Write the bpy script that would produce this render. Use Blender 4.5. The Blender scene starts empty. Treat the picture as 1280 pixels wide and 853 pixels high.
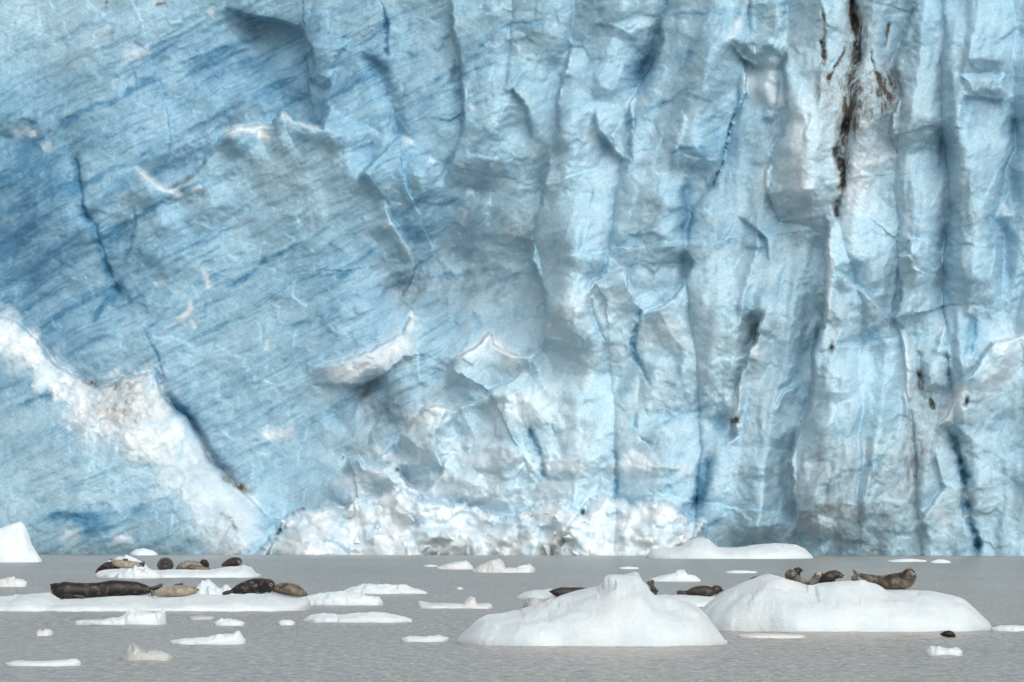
import bpy, bmesh, math, random
import numpy as np
from mathutils import Vector, Matrix

# ------------------------------------------------------------------ camera, sky, sun, exposure
scene = bpy.context.scene
COL = scene.collection
CAM_H = 1.1                                   # a small boat, close to the water
F = 200.0 / 36.0 * 1280.0                     # focal length in photo pixels
HORIZON = 665.0
PITCH = math.atan((HORIZON - 426.5) / F)
cd = bpy.data.cameras.new('camera')
cd.lens = 200.0; cd.sensor_width = 36.0; cd.clip_start = 0.5; cd.clip_end = 6000.0
cam = bpy.data.objects.new('camera', cd); COL.objects.link(cam)
cam.location = (0, 0, CAM_H); cam.rotation_euler = (math.pi / 2 + PITCH, 0, 0)
scene.camera = cam

SUN_EL, SUN_AZ = math.radians(38), math.radians(160)    # azimuth clockwise from +Y: behind the boat, a little to the right
world = bpy.data.worlds.new('World'); scene.world = world; world.use_nodes = True
wn = world.node_tree.nodes; wl = world.node_tree.links
bg = wn['Background']; bg.inputs['Strength'].default_value = 0.15
sky = wn.new('ShaderNodeTexSky'); sky.sky_type = 'NISHITA'; sky.sun_disc = False
sky.sun_elevation = SUN_EL; sky.sun_rotation = SUN_AZ; sky.dust_density = 4.0; sky.air_density = 1.0
hs = wn.new('ShaderNodeHueSaturation'); hs.inputs['Saturation'].default_value = 0.14   # cloud cover: grey sky
wl.new(sky.outputs[0], hs.inputs['Color']); wl.new(hs.outputs[0], bg.inputs['Color'])

sd = bpy.data.lights.new('sun', 'SUN'); sd.energy = 0.65; sd.angle = math.radians(75); sd.color = (1.0, 0.97, 0.93)
sun = bpy.data.objects.new('sun', sd); COL.objects.link(sun)
dvec = Vector((math.sin(SUN_AZ) * math.cos(SUN_EL), math.cos(SUN_AZ) * math.cos(SUN_EL), math.sin(SUN_EL)))
sun.rotation_euler = dvec.to_track_quat('Z', 'Y').to_euler()
scene.view_settings.view_transform = 'Standard'; scene.view_settings.look = 'None'
scene.view_settings.exposure = 0.22; scene.view_settings.gamma = 1.0
scene.view_settings.use_curve_mapping = False
scene.render.resolution_x = 1024; scene.render.resolution_y = 682

CP, SP = math.cos(PITCH), math.sin(PITCH)
def at(u, v, Y):
    """world x and z of photo pixel (u, v) at distance Y along the view"""
    a = (u - 640.0) / F; b = (426.5 - v) / F
    dy = CP - b * SP; dz = SP + b * CP
    return a / dy * Y, CAM_H + dz / dy * Y
def water_y(v):
    """distance at which photo row v meets the water"""
    b = (426.5 - v) / F
    return -CAM_H * (CP - b * SP) / (SP + b * CP)

# ------------------------------------------------------------------ helpers
def prop(o, label=None, cat=None, group=None, kind=None):
    if label: o['label'] = label
    if cat: o['category'] = cat
    if group: o['group'] = group
    if kind: o['kind'] = kind
    return o
def empty(name, loc=(0, 0, 0), parent=None):
    o = bpy.data.objects.new(name, None); COL.objects.link(o); o.location = loc; o.empty_display_size = 0.1
    if parent: o.parent = parent
    return o
def mesh_obj(name, verts, faces, mat, parent=None, smooth=True):
    me = bpy.data.meshes.new(name); me.from_pydata([tuple(p) for p in verts], [], faces); me.update()
    me.polygons.foreach_set('use_smooth', [smooth] * len(me.polygons))
    if mat: me.materials.append(mat)
    o = bpy.data.objects.new(name, me); COL.objects.link(o)
    if parent: o.parent = parent
    return o

def _hash(ix, iy, seed):
    h = (ix.astype(np.int64) * 374761393 + iy.astype(np.int64) * 668265263 + seed * 2147483647 + 1013904223) & 0xFFFFFFFF
    h = ((h ^ (h >> 13)) * 1274126177) & 0xFFFFFFFF
    h = ((h ^ (h >> 16)) * 2246822519) & 0xFFFFFFFF
    return ((h ^ (h >> 15)) & 0xFFFFFF) / float(0x1000000)
def perlin(x, y, seed=0):
    x = np.asarray(x, float); y = np.asarray(y, float)
    ix = np.floor(x); iy = np.floor(y); fx = x - ix; fy = y - iy
    sx = fx * fx * fx * (fx * (fx * 6 - 15) + 10); sy = fy * fy * fy * (fy * (fy * 6 - 15) + 10)
    def g(ox, oy):
        a = _hash(ix + ox, iy + oy, seed) * 2 * math.pi
        return np.cos(a) * (fx - ox) + np.sin(a) * (fy - oy)
    n0 = g(0, 0) * (1 - sx) + g(1, 0) * sx
    n1 = g(0, 1) * (1 - sx) + g(1, 1) * sx
    return (n0 * (1 - sy) + n1 * sy) * 1.45
def fbm(x, y, seed=0, octv=3, gain=0.5):
    s = 0; a = 1.0; k = 1.0
    for i in range(octv):
        s = s + a * perlin(x * k, y * k, seed + 17 * i); a *= gain; k *= 2.03
    return s
def cells(x, y, seed=0):
    """nearest cell: offset to its centre, distance, two random numbers"""
    ix = np.floor(x); iy = np.floor(y)
    best = np.full(x.shape, 9.0); bx = np.zeros_like(x); by = np.zeros_like(x)
    r1 = np.zeros_like(x); r2 = np.zeros_like(x)
    for oy in (-1, 0, 1):
        for ox in (-1, 0, 1):
            cx = ix + ox; cy = iy + oy
            px = cx + _hash(cx, cy, seed); py = cy + _hash(cx, cy, seed + 5)
            dx = x - px; dy = y - py; d = dx * dx + dy * dy
            m = d < best
            best = np.where(m, d, best); bx = np.where(m, dx, bx); by = np.where(m, dy, by)
            r1 = np.where(m, _hash(cx, cy, seed + 11), r1); r2 = np.where(m, _hash(cx, cy, seed + 23), r2)
    return bx, by, np.sqrt(best), r1, r2
def facets(x, y, seed, k=14.0):
    """blended tilted planes, one per cell: chiselled but without gaps"""
    ix = np.floor(x); iy = np.floor(y); sw = np.zeros_like(x); sh = np.zeros_like(x)
    for oy in (-1, 0, 1):
        for ox in (-1, 0, 1):
            cx = ix + ox; cy = iy + oy
            dx = x - cx - 0.25 - 0.5 * _hash(cx, cy, seed); dy = y - cy - 0.25 - 0.5 * _hash(cx, cy, seed + 5)
            w = np.exp(-k * (dx * dx + dy * dy)) + 1e-9
            sw += w; sh += w * ((_hash(cx, cy, seed + 11) - 0.5) * 2 * dx + (_hash(cx, cy, seed + 23) - 0.5) * 2 * dy + 0.5 * (_hash(cx, cy, seed + 31) - 0.5))
    return sh / sw
def sstep(a, b, x):
    t = np.clip((x - a) / (b - a), 0, 1); return t * t * (3 - 2 * t)

# ------------------------------------------------------------------ materials
def material(name):
    m = bpy.data.materials.new(name); m.use_nodes = True
    nt = m.node_tree
    return m, nt, nt.nodes, nt.links, nt.nodes['Principled BSDF']
def node(N, t, **k):
    n = N.new(t)
    for a, b in k.items():
        if a in n.inputs.keys() if hasattr(n.inputs, 'keys') else False: n.inputs[a].default_value = b
        else: setattr(n, a, b)
    return n
def noise_node(N, L, vec, scale, detail=4, rough=0.55, dist=0.0):
    n = N.new('ShaderNodeTexNoise'); n.inputs['Scale'].default_value = scale; n.inputs['Detail'].default_value = detail
    n.inputs['Roughness'].default_value = rough; n.inputs['Distortion'].default_value = dist
    if vec is not None: L.new(vec, n.inputs['Vector'])
    return n
def mapping(N, L, vec, rot=(0, 0, 0), scale=(1, 1, 1), loc=(0, 0, 0)):
    n = N.new('ShaderNodeMapping'); n.inputs['Rotation'].default_value = rot; n.inputs['Scale'].default_value = scale
    n.inputs['Location'].default_value = loc; L.new(vec, n.inputs['Vector']); return n
def ramp(N, L, fac, stops):
    r = N.new('ShaderNodeValToRGB'); e = r.color_ramp.elements
    while len(e) < len(stops): e.new(0.5)
    for el, (p, c) in zip(e, stops):
        el.position = p; el.color = (*c, 1) if len(c) == 3 else c
    L.new(fac, r.inputs['Fac']); return r
def math_node(N, L, op, a, b=None, clamp=False):
    n = N.new('ShaderNodeMath'); n.operation = op; n.use_clamp = clamp
    for i, x in enumerate((a, b)):
        if x is None: continue
        if isinstance(x, (int, float)): n.inputs[i].default_value = x
        else: L.new(x, n.inputs[i])
    return n.outputs[0]
def mix_col(N, L, fac, a, b):
    n = N.new('ShaderNodeMix'); n.data_type = 'RGBA'
    for key, x in ((0, fac), (6, a), (7, b)):
        if isinstance(x, (int, float)): n.inputs[key].default_value = x
        elif isinstance(x, tuple): n.inputs[key].default_value = (*x, 1)
        else: L.new(x, n.inputs[key])
    return n.outputs[2]

def glacier_material():
    m, nt, N, L, P = material('glacier_ice')
    tc = N.new('ShaderNodeTexCoord'); ob = tc.outputs['Object']
    at_ = N.new('ShaderNodeAttribute'); at_.attribute_name = 'ice'
    sep = N.new('ShaderNodeSeparateColor'); L.new(at_.outputs['Color'], sep.inputs[0])
    blue, snow, dirt = sep.outputs[0], sep.outputs[1], sep.outputs[2]  # dirt channel also carries the painted shade of the hollow
    fol = at_.outputs['Alpha']
    # foliation: clear blue bands through the ice, dipping to the left
    mA = mapping(N, L, ob, rot=(0, math.radians(27), 0))
    warp = noise_node(N, L, mA.outputs[0], 0.22, 3)
    wv = N.new('ShaderNodeVectorMath'); wv.operation = 'MULTIPLY_ADD'
    L.new(warp.outputs['Color'], wv.inputs[0]); wv.inputs[1].default_value = (1.3, 0, 1.3); L.new(mA.outputs[0], wv.inputs[2])
    mB = mapping(N, L, wv.outputs[0], scale=(0.12, 0.12, 1.0))
    n1 = noise_node(N, L, mB.outputs[0], 1.0, 5, 0.62)
    mC = mapping(N, L, wv.outputs[0], scale=(0.22, 0.22, 2.6), loc=(3.1, 0, 7.7))
    n2 = noise_node(N, L, mC.outputs[0], 1.0, 4, 0.6)
    l1 = ramp(N, L, n1.outputs[0], [(0.42, (0, 0, 0)), (0.60, (0.35,) * 3), (0.70, (1, 1, 1))]).outputs[0]
    l2 = ramp(N, L, n2.outputs[0], [(0.52, (0, 0, 0)), (0.72, (1, 1, 1))]).outputs[0]
    mD = mapping(N, L, wv.outputs[0], scale=(0.10, 0.10, 2.1), loc=(9.1, 0, 1.7))
    n3 = noise_node(N, L, mD.outputs[0], 1.0, 3, 0.55)
    l3 = ramp(N, L, n3.outputs[0], [(0.0, (0, 0, 0)), (0.475, (0, 0, 0)), (0.5, (1, 1, 1)), (0.525, (0, 0, 0))]).outputs[0]
    gate = ramp(N, L, noise_node(N, L, ob, 0.35, 3, 0.6).outputs[0], [(0.45, (0, 0, 0)), (0.62, (1, 1, 1))]).outputs[0]
    l3 = math_node(N, L, 'MULTIPLY', math_node(N, L, 'MULTIPLY', l3, gate), 0.30)
    bands = math_node(N, L, 'ADD', l3, 0.0)
    bands = math_node(N, L, 'ADD', bands, math_node(N, L, 'ADD', math_node(N, L, 'MULTIPLY', l1, 0.42), math_node(N, L, 'MULTIPLY', l2, 0.30)))
    patch = noise_node(N, L, ob, 0.55, 6, 0.6, 0.4)
    patch2 = noise_node(N, L, ob, 2.6, 5, 0.65)
    pv = math_node(N, L, 'MULTIPLY', math_node(N, L, 'SUBTRACT', patch.outputs[0], 0.5), 0.55)
    pv2 = math_node(N, L, 'MULTIPLY', math_node(N, L, 'SUBTRACT', patch2.outputs[0], 0.5), 0.34)
    bf = math_node(N, L, 'MULTIPLY', bands, fol)
    bsum = math_node(N, L, 'ADD', math_node(N, L, 'ADD', blue, bf), math_node(N, L, 'ADD', pv, pv2), clamp=True)
    base = ramp(N, L, bsum, [(0.0, (0.66, 0.74, 0.765)), (0.25, (0.475, 0.62, 0.695)), (0.5, (0.34, 0.51, 0.61)),
                             (0.75, (0.205, 0.375, 0.495)), (1.0, (0.075, 0.205, 0.325))]).outputs[0]
    # fine air bubbles
    bub = noise_node(N, L, ob, 9.0, 3, 0.8)
    bubr = ramp(N, L, bub.outputs[0], [(0.35, (0.88, 0.88, 0.88)), (0.65, (1.10, 1.10, 1.10))]).outputs[0]
    mul = N.new('ShaderNodeMix'); mul.data_type = 'RGBA'; mul.blend_type = 'MULTIPLY'; mul.inputs[0].default_value = 1.0
    L.new(base, mul.inputs[6]); L.new(bubr, mul.inputs[7])
    sn = noise_node(N, L, ob, 1.7, 6, 0.7)
    sfac = math_node(N, L, 'MULTIPLY', snow, math_node(N, L, 'MULTIPLY_ADD', sn.outputs[0], 1.6), clamp=True)
    sfac.node.inputs[1].default_value = 1.0
    s2 = N.new('ShaderNodeMath'); s2.operation = 'MULTIPLY_ADD'; L.new(sn.outputs[0], s2.inputs[0])
    s2.inputs[1].default_value = 1.1; s2.inputs[2].default_value = 0.35
    sfac = math_node(N, L, 'MULTIPLY', snow, s2.outputs[0], clamp=True)
    c2 = mix_col(N, L, sfac, mul.outputs[2], (0.715, 0.75, 0.76))
    # silt and rock flour frozen in cracks, and shade painted into the central hollow
    dn = noise_node(N, L, mapping(N, L, ob, scale=(1.6, 1.6, 0.7)).outputs[0], 1.6, 6, 0.72)
    dr = ramp(N, L, dn.outputs[0], [(0.42, (0, 0, 0)), (0.62, (1, 1, 1))]).outputs[0]
    d2 = N.new('ShaderNodeMath'); d2.operation = 'MULTIPLY_ADD'; L.new(dr, d2.inputs[0]); d2.inputs[1].default_value = 0.8; d2.inputs[2].default_value = 0.42
    dfac = math_node(N, L, 'MULTIPLY', dirt, d2.outputs[0], clamp=True)
    dcol = ramp(N, L, dfac, [(0.15, (0.29, 0.28, 0.265)), (0.45, (0.19, 0.165, 0.138)), (0.85, (0.075, 0.061, 0.05))]).outputs[0]
    c3 = mix_col(N, L, dfac, c2, dcol)
    L.new(c3, P.inputs['Base Color'])
    P.inputs['Roughness'].default_value = 0.5; P.inputs['Specular IOR Level'].default_value = 0.2
    P.inputs['Subsurface Weight'].default_value = 0.5; P.inputs['Subsurface Radius'].default_value = (0.45, 0.85, 1.0); P.inputs['Subsurface Scale'].default_value = 0.34
    P.subsurface_method = 'BURLEY'
    # relief finer than the mesh
    h1 = noise_node(N, L, ob, 1.3, 7, 0.6, 0.3)
    h2 = noise_node(N, L, mB.outputs[0], 3.0, 5, 0.6)
    hh = math_node(N, L, 'ADD', math_node(N, L, 'MULTIPLY', h1.outputs[0], 0.55), math_node(N, L, 'MULTIPLY', h2.outputs[0], 0.22))
    bp = N.new('ShaderNodeBump'); bp.inputs['Strength'].default_value = 0.42; bp.inputs['Distance'].default_value = 0.25
    L.new(hh, bp.inputs['Height']); L.new(bp.outputs[0], P.inputs['Normal'])
    return m

def floe_material(name, col, col2, spec=0.3, rough=0.5, trans=0.0):
    m, nt, N, L, P = material(name)
    ob = N.new('ShaderNodeTexCoord').outputs['Object']
    n = noise_node(N, L, ob, 2.2, 6, 0.65)
    c = ramp(N, L, n.outputs[0], [(0.32, col2), (0.6, col)]).outputs[0]
    L.new(c, P.inputs['Base Color'])
    P.inputs['Roughness'].default_value = rough; P.inputs['Specular IOR Level'].default_value = spec
    P.inputs['Transmission Weight'].default_value = trans
    n2 = noise_node(N, L, ob, 7.0, 7, 0.7)
    n3 = noise_node(N, L, ob, 55.0, 3, 0.6)
    h = math_node(N, L, 'ADD', n2.outputs[0], math_node(N, L, 'MULTIPLY', n3.outputs[0], 0.18))
    bp = N.new('ShaderNodeBump'); bp.inputs['Strength'].default_value = 0.6; bp.inputs['Distance'].default_value = 0.05
    L.new(h, bp.inputs['Height']); L.new(bp.outputs[0], P.inputs['Normal'])
    return m

def fur_material(name, c_dark, c_mid, c_light, spot=14.0, lo=0.38, hi=0.66, belly=0.0):
    m, nt, N, L, P = material(name)
    tc = N.new('ShaderNodeTexCoord'); ob = tc.outputs['Object']
    n = noise_node(N, L, ob, spot, 5, 0.7, 0.3)
    c = ramp(N, L, n.outputs[0], [(lo, c_dark), ((lo + hi) / 2, c_mid), (hi, c_light)]).outputs[0]
    if belly:
        a = N.new('ShaderNodeAttribute'); a.attribute_name = 'belly'
        c = mix_col(N, L, math_node(N, L, 'MULTIPLY', a.outputs['Fac'], belly), c, tuple(min(1, x * 1.35 + 0.02) for x in c_light))
    L.new(c, P.inputs['Base Color']); P.inputs['Roughness'].default_value = 0.42; P.inputs['Specular IOR Level'].default_value = 0.3
    n2 = noise_node(N, L, ob, 60.0, 4, 0.6)
    bp = N.new('ShaderNodeBump'); bp.inputs['Strength'].default_value = 0.35; bp.inputs['Distance'].default_value = 0.01
    L.new(n2.outputs[0], bp.inputs['Height']); L.new(bp.outputs[0], P.inputs['Normal'])
    return m

def water_material():
    m, nt, N, L, P = material('silty_water')
    ob = N.new('ShaderNodeTexCoord').outputs['Object']
    n = noise_node(N, L, mapping(N, L, ob, scale=(0.10, 0.035, 1)).outputs[0], 1.0, 4, 0.6)
    rip = noise_node(N, L, mapping(N, L, ob, scale=(9.0, 2.2, 1)).outputs[0], 1.0, 4, 0.75)
    c = ramp(N, L, n.outputs[0], [(0.3, (0.245, 0.225, 0.192)), (0.7, (0.30, 0.276, 0.238))]).outputs[0]
    glint_n = noise_node(N, L, mapping(N, L, ob, scale=(11.0, 2.6, 1)).outputs[0], 1.0, 3, 0.8)
    glint_r = ramp(N, L, glint_n.outputs[0], [(0.34, (0.58, 0.58, 0.58)), (0.5, (1.0, 1.0, 1.0)), (0.68, (1.75, 1.75, 1.75))]).outputs[0]  # ripple glints and dark troughs painted into the water colour
    mm = N.new('ShaderNodeMix'); mm.data_type = 'RGBA'; mm.blend_type = 'MULTIPLY'; mm.inputs[0].default_value = 1.0
    L.new(c, mm.inputs[6]); L.new(glint_r, mm.inputs[7]); c = mm.outputs[2]
    L.new(c, P.inputs['Base Color'])
    P.inputs['Roughness'].default_value = 0.2; P.inputs['IOR'].default_value = 1.33; P.inputs['Specular IOR Level'].default_value = 0.25
    w1 = noise_node(N, L, mapping(N, L, ob, scale=(3.2, 0.8, 1)).outputs[0], 1.0, 7, 0.8)
    h = math_node(N, L, 'ADD', math_node(N, L, 'MULTIPLY', rip.outputs[0], 0.35), w1.outputs[0])
    bp = N.new('ShaderNodeBump'); bp.inputs['Strength'].default_value = 0.9; bp.inputs['Distance'].default_value = 0.12
    L.new(h, bp.inputs['Height']); L.new(bp.outputs[0], P.inputs['Normal'])
    return m

M_GLACIER = glacier_material()
M_WATER = water_material()
M_FLOE = floe_material('white_floe_ice', (0.62, 0.67, 0.685), (0.51, 0.605, 0.645))
M_GREY = floe_material('grey_wet_ice', (0.60, 0.625, 0.62), (0.45, 0.475, 0.475), 0.5, 0.3)
M_BERG = floe_material('pale_blue_berg_ice', (0.68, 0.76, 0.80), (0.58, 0.70, 0.77))
M_CLEAR = floe_material('clear_melting_ice', (0.52, 0.54, 0.53), (0.30, 0.32, 0.32), 0.6, 0.2, 0.15)
M_CHUNK = floe_material('broken_glacier_ice', (0.72, 0.76, 0.77), (0.55, 0.68, 0.74))
FUR = {
    'darkbrown': fur_material('dark_brown_fur', (0.009, 0.007, 0.007), (0.019, 0.015, 0.014), (0.13, 0.10, 0.08), 11.0, 0.38, 0.70),
    'mottled': fur_material('black_mottled_fur', (0.010, 0.009, 0.009), (0.022, 0.02, 0.018), (0.16, 0.14, 0.11), 12.0, 0.40, 0.68),
    'pale': fur_material('pale_cream_fur', (0.15, 0.128, 0.10), (0.25, 0.22, 0.17), (0.36, 0.325, 0.26), 10.0, belly=0.3),
    'tan': fur_material('tan_fur', (0.06, 0.047, 0.033), (0.125, 0.10, 0.074), (0.22, 0.185, 0.14), 11.0),
    'brown': fur_material('brown_fur', (0.018, 0.014, 0.011), (0.035, 0.027, 0.022), (0.08, 0.064, 0.048), 12.0),
    'grey': fur_material('grey_fur', (0.11, 0.10, 0.095), (0.19, 0.18, 0.165), (0.28, 0.26, 0.24), 12.0),
    'twotone': fur_material('brown_fur_pale_chest', (0.016, 0.012, 0.009), (0.045, 0.034, 0.026), (0.19, 0.15, 0.105), 9.0, 0.36, 0.64, belly=0.25),
}
m_, nt_, N_, L_, P_ = material('black_eye'); P_.inputs['Base Color'].default_value = (0.006, 0.005, 0.005, 1); P_.inputs['Roughness'].default_value = 0.12
M_EYE = m_
m_, nt_, N_, L_, P_ = material('dark_flipper_skin'); P_.inputs['Base Color'].default_value = (0.016, 0.013, 0.012, 1); P_.inputs['Roughness'].default_value = 0.45
_n = noise_node(N_, L_, N_.new('ShaderNodeTexCoord').outputs['Object'], 25, 4); L_.new(ramp(N_, L_, _n.outputs[0], [(0.3, (0.01, 0.009, 0.008)), (0.7, (0.035, 0.029, 0.025))]).outputs[0], P_.inputs['Base Color'])
M_FLIP = m_

# ------------------------------------------------------------------ water
def wave(x, y):
    """small wind ripples: crests run across the view"""
    g = 0.55 + 0.45 * np.clip(fbm(x / 9.0, y / 26.0, 201, 3), -1, 1)
    return g * (0.010 * perlin(x / 0.6 + 0.3 * y, y / 0.8, 202) + 0.012 * perlin(x / 0.30 - 0.5 * y, y / 0.55, 203) + 0.010 * perlin(x / 0.15, y / 0.36, 204)) - 0.016
step = 0.16; ry = [39.5]
while ry[-1] < 300: ry.append(ry[-1] + max(0.2, ry[-1] * 0.0036))
ry = np.array(ry + [330.0]); n_x = 420
wx = np.linspace(-1, 1, n_x)
WXX = wx[None, :] * (7.0 + 0.098 * ry)[:, None]; WYY = np.repeat(ry[:, None], n_x, 1)
edge = np.clip((1 - np.abs(wx)) * 12, 0, 1)[None, :] * np.clip((ry - 39.5) / 1.5, 0, 1)[:, None] * np.clip((320 - ry) / 20, 0, 1)[:, None]
WZZ = wave(WXX, WYY) * edge
vv = np.stack([WXX, WYY, WZZ], -1).reshape(-1, 3); n_y = len(ry)
gi = np.arange(n_y * n_x).reshape(n_y, n_x)
qq = np.stack([gi[:-1, :-1], gi[:-1, 1:], gi[1:, 1:], gi[1:, :-1]], -1).reshape(-1, 4)
far = [(-3000, -200, 0), (3000, -200, 0), (3000, 3000, 0), (-3000, 3000, 0)]
b0 = len(vv); vv = np.concatenate([vv, np.array(far, float)])
c00, c10, c11, c01 = gi[0, 0], gi[0, -1], gi[-1, -1], gi[-1, 0]
extra = [list(gi[0, ::-1]) + [b0, b0 + 1], [b0 + 1, b0 + 2] + list(gi[::-1, -1]), [b0 + 2, b0 + 3] + list(gi[-1, :]), [b0 + 3, b0] + list(gi[:, 0])]
me = bpy.data.meshes.new('water'); nq = len(qq)
sizes = [len(e) for e in extra]; li = np.concatenate([qq.ravel()] + [np.array(e) for e in extra]).astype(np.int32)
me.vertices.add(len(vv)); me.vertices.foreach_set('co', vv.astype(np.float32).ravel())
me.loops.add(len(li)); me.loops.foreach_set('vertex_index', li)
st = np.concatenate([np.arange(nq) * 4, nq * 4 + np.cumsum([0] + sizes[:-1])]).astype(np.int32)
me.polygons.add(len(st)); me.polygons.foreach_set('loop_start', st)
me.polygons.foreach_set('use_smooth', np.concatenate([np.ones(nq, bool), np.zeros(4, bool)]))
me.update(calc_edges=True); me.validate(); me.materials.append(M_WATER)
o = bpy.data.objects.new('water', me); COL.objects.link(o)
prop(o, 'calm grey silty meltwater with fine ripples in front of the glacier', kind='structure')

# ------------------------------------------------------------------ glacier relief
# lengths in this block are photo pixels on the face (about 4 cm each); D > 0 stands out towards the boat
gu = np.concatenate([np.arange(-330, -6, 5.0), np.arange(-6, 1286, 1.25), np.arange(1290, 1620, 5.0)])
gv = np.concatenate([np.arange(-170, -5, 4.0), np.arange(-4, 703, 1.25)])
U, V = np.meshgrid(gu, gv)
wu = 5.0 * fbm(U / 60, V / 60, 1, 4, 0.42); wv = 5.0 * fbm(U / 60, V / 60, 2, 4, 0.42)
WSU = U + wu; WSV = V + wv
wu += 1.5 * fbm(U / 11, V / 11, 3, 3, 0.55); wv += 1.5 * fbm(U / 11, V / 11, 4, 3, 0.55)
WU = U + wu; WV = V + wv
VAS = np.clip(1.0 + 0.6 * fbm(U / 70, V / 70, 9, 2, 0.5), 0.3, 1.7)
VAR = np.clip(0.75 + 0.75 * fbm(U / 24, V / 24, 8, 3, 0.6), 0.05, 1.6)      # edges and cracks open and close along their length
D = np.zeros_like(U); BLUE = np.zeros_like(U); SNOW = np.zeros_like(U); DIRT_SHADE = np.zeros_like(U); FOL = np.zeros_like(U)

def window(line, pad):
    a = np.array(line, float)
    i0, i1 = np.searchsorted(gu, [a[:, 0].min() - pad, a[:, 0].max() + pad])
    j0, j1 = np.searchsorted(gv, [a[:, 1].min() - pad, a[:, 1].max() + pad])
    return slice(j0, max(j1, j0 + 1)), slice(i0, max(i1, i0 + 1))
def along(line, pad, raw=False):
    sl = window(line, pad)
    x = (U if raw else WU)[sl]; y = (V if raw else WV)[sl]
    best = np.full(x.shape, 1e9); dist = np.full(x.shape, 1e9); sg = np.ones_like(x); tt = np.zeros_like(x)
    L = [math.dist(line[i], line[i + 1]) for i in range(len(line) - 1)]; T = sum(L); acc = 0
    for i in range(len(L)):
        (x0, y0), (x1, y1) = line[i], line[i + 1]
        dx, dy = (x1 - x0) / L[i], (y1 - y0) / L[i]
        px, py = x - x0, y - y0
        s = np.clip(px * dx + py * dy, 0, L[i])
        cr = dx * py - dy * px
        d = np.hypot(px - s * dx, py - s * dy)
        key = d - 1e-3 * np.abs(cr); m = key < best
        best = np.where(m, key, best); dist = np.where(m, d, dist); sg = np.where(m, np.sign(cr), sg); tt = np.where(m, (acc + s) / T, tt)
        acc += L[i]
    return sl, dist, sg, tt
def taper(t, k=7): return np.clip(np.minimum(t, 1 - t) * k, 0, 1)
def scarp(line, s, h, dec, rec, decr, k=7, soft=2.6):
    """an edge: the side s stands out by h and fades over dec, the other side is cut back by rec"""
    sl, d, sg, t = along(line, 6.0 * max(dec, decr))
    side = d * sg * s
    w = sstep(-soft, soft, side)
    D[sl] += taper(t, k) * VAS[sl] * (w * 1.5 * h * np.exp(-(np.sqrt(d * d + 49) - 7) / dec) - (1 - w) * 1.0 * rec * np.exp(-d / decr))
def crack(line, w, depth, k=9, blue=0.0, dirt=0.0, dw=None):
    sl, d, sg, t = along(line, 3.5 * max(w, dw or 0, 6))
    va = VAR[sl] if w < 5 else VAS[sl]
    e = np.exp(-(d / (w * (0.45 + 0.55 * va))) ** 2) * taper(t, k) * va
    D[sl] -= depth * e
    if blue: BLUE[sl] += blue * np.exp(-(d / (w * 1.5 + 1)) ** 2) * taper(t, k) * va
    if dirt: DIRT_SHADE[sl] = np.maximum(DIRT_SHADE[sl], dirt * np.minimum(1.2, 0.4 + 0.8 * VAR[sl]) * np.exp(-(d / ((dw or w) * (0.5 + 0.5 * VAR[sl]))) ** 2) * taper(t, k))
def ridge(line, w, h, k=5):
    sl, d, sg, t = along(line, 3.4 * w); D[sl] += h * np.exp(-(d / w) ** 2) * taper(t, k)
def spot(arr, u, v, su, sv, amp, rot=0.0):
    r = math.radians(rot); c, s = math.cos(r), math.sin(r)
    R = 3.2 * max(su, sv); sl = window([(u - R, v - R), (u + R, v + R)], 0)
    x = WU[sl] - u; y = WV[sl] - v
    arr[sl] += amp * np.exp(-((x * c + y * s) / su) ** 2 - ((-x * s + y * c) / sv) ** 2)
def stroke(arr, line, w, amp, k=6):
    sl, d, sg, t = along(line, 3.2 * w)
    arr[sl] = np.maximum(arr[sl], amp * np.exp(-(d / w) ** 2) * taper(t, k))
def inside(poly, x, y):
    r = np.zeros(x.shape, bool); n = len(poly)
    for i in range(n):
        (x0, y0), (x1, y1) = poly[i], poly[(i + 1) % n]
        if y0 == y1: continue
        c = ((y0 > y) != (y1 > y)) & (x < (x1 - x0) * (y - y0) / (y1 - y0) + x0)
        r ^= c
    return r
def poly_depth(poly, pad=4):
    """signed distance inside a polygon (positive inside)"""
    sl, d, sg, t = along(list(poly) + [poly[0]], pad)
    ins = inside(poly, WU[sl], WV[sl])
    return sl, np.where(ins, d, -d)
def slab(poly, h, edge, pad=4):
    sl, d = poly_depth(poly, pad); D[sl] += h * sstep(-1.5, edge, d)

# broad form
D += 26 * np.exp(-((U - 760) / 260) ** 2 - ((V - 560) / 230) ** 2)
D += 30 * np.exp(-((U - 1060) / 130) ** 2) - 8
D -= 55 * np.exp(-((U - 575) / 105) ** 2 - ((V - 345) / 95) ** 2)
D -= 40 * np.exp(-((U - 320) / 130) ** 2 - ((V - 70) / 80) ** 2)
D += (V - 350) * 0.10
D += 26 * fbm(U / 230, V / 260, 31, 2)
right = sstep(820, 960, U); left = 1 - sstep(430, 640, U); mid = 1 - right - left
# flutes down the right hand side
cu = WU + 0.12 * (V - 300)
D += right * (34 * (0.5 - np.abs(perlin(cu / 66, V / 620, 41))) + 9 * perlin(cu / 27, V / 190, 42) + 2.5 * perlin(cu / 10, V / 80, 43))
mu = WU + 0.42 * (V - 300)
D += mid * (9 * perlin(mu / 55, V / 230, 44) + 4.5 * perlin(mu / 22, V / 110, 45))
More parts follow.
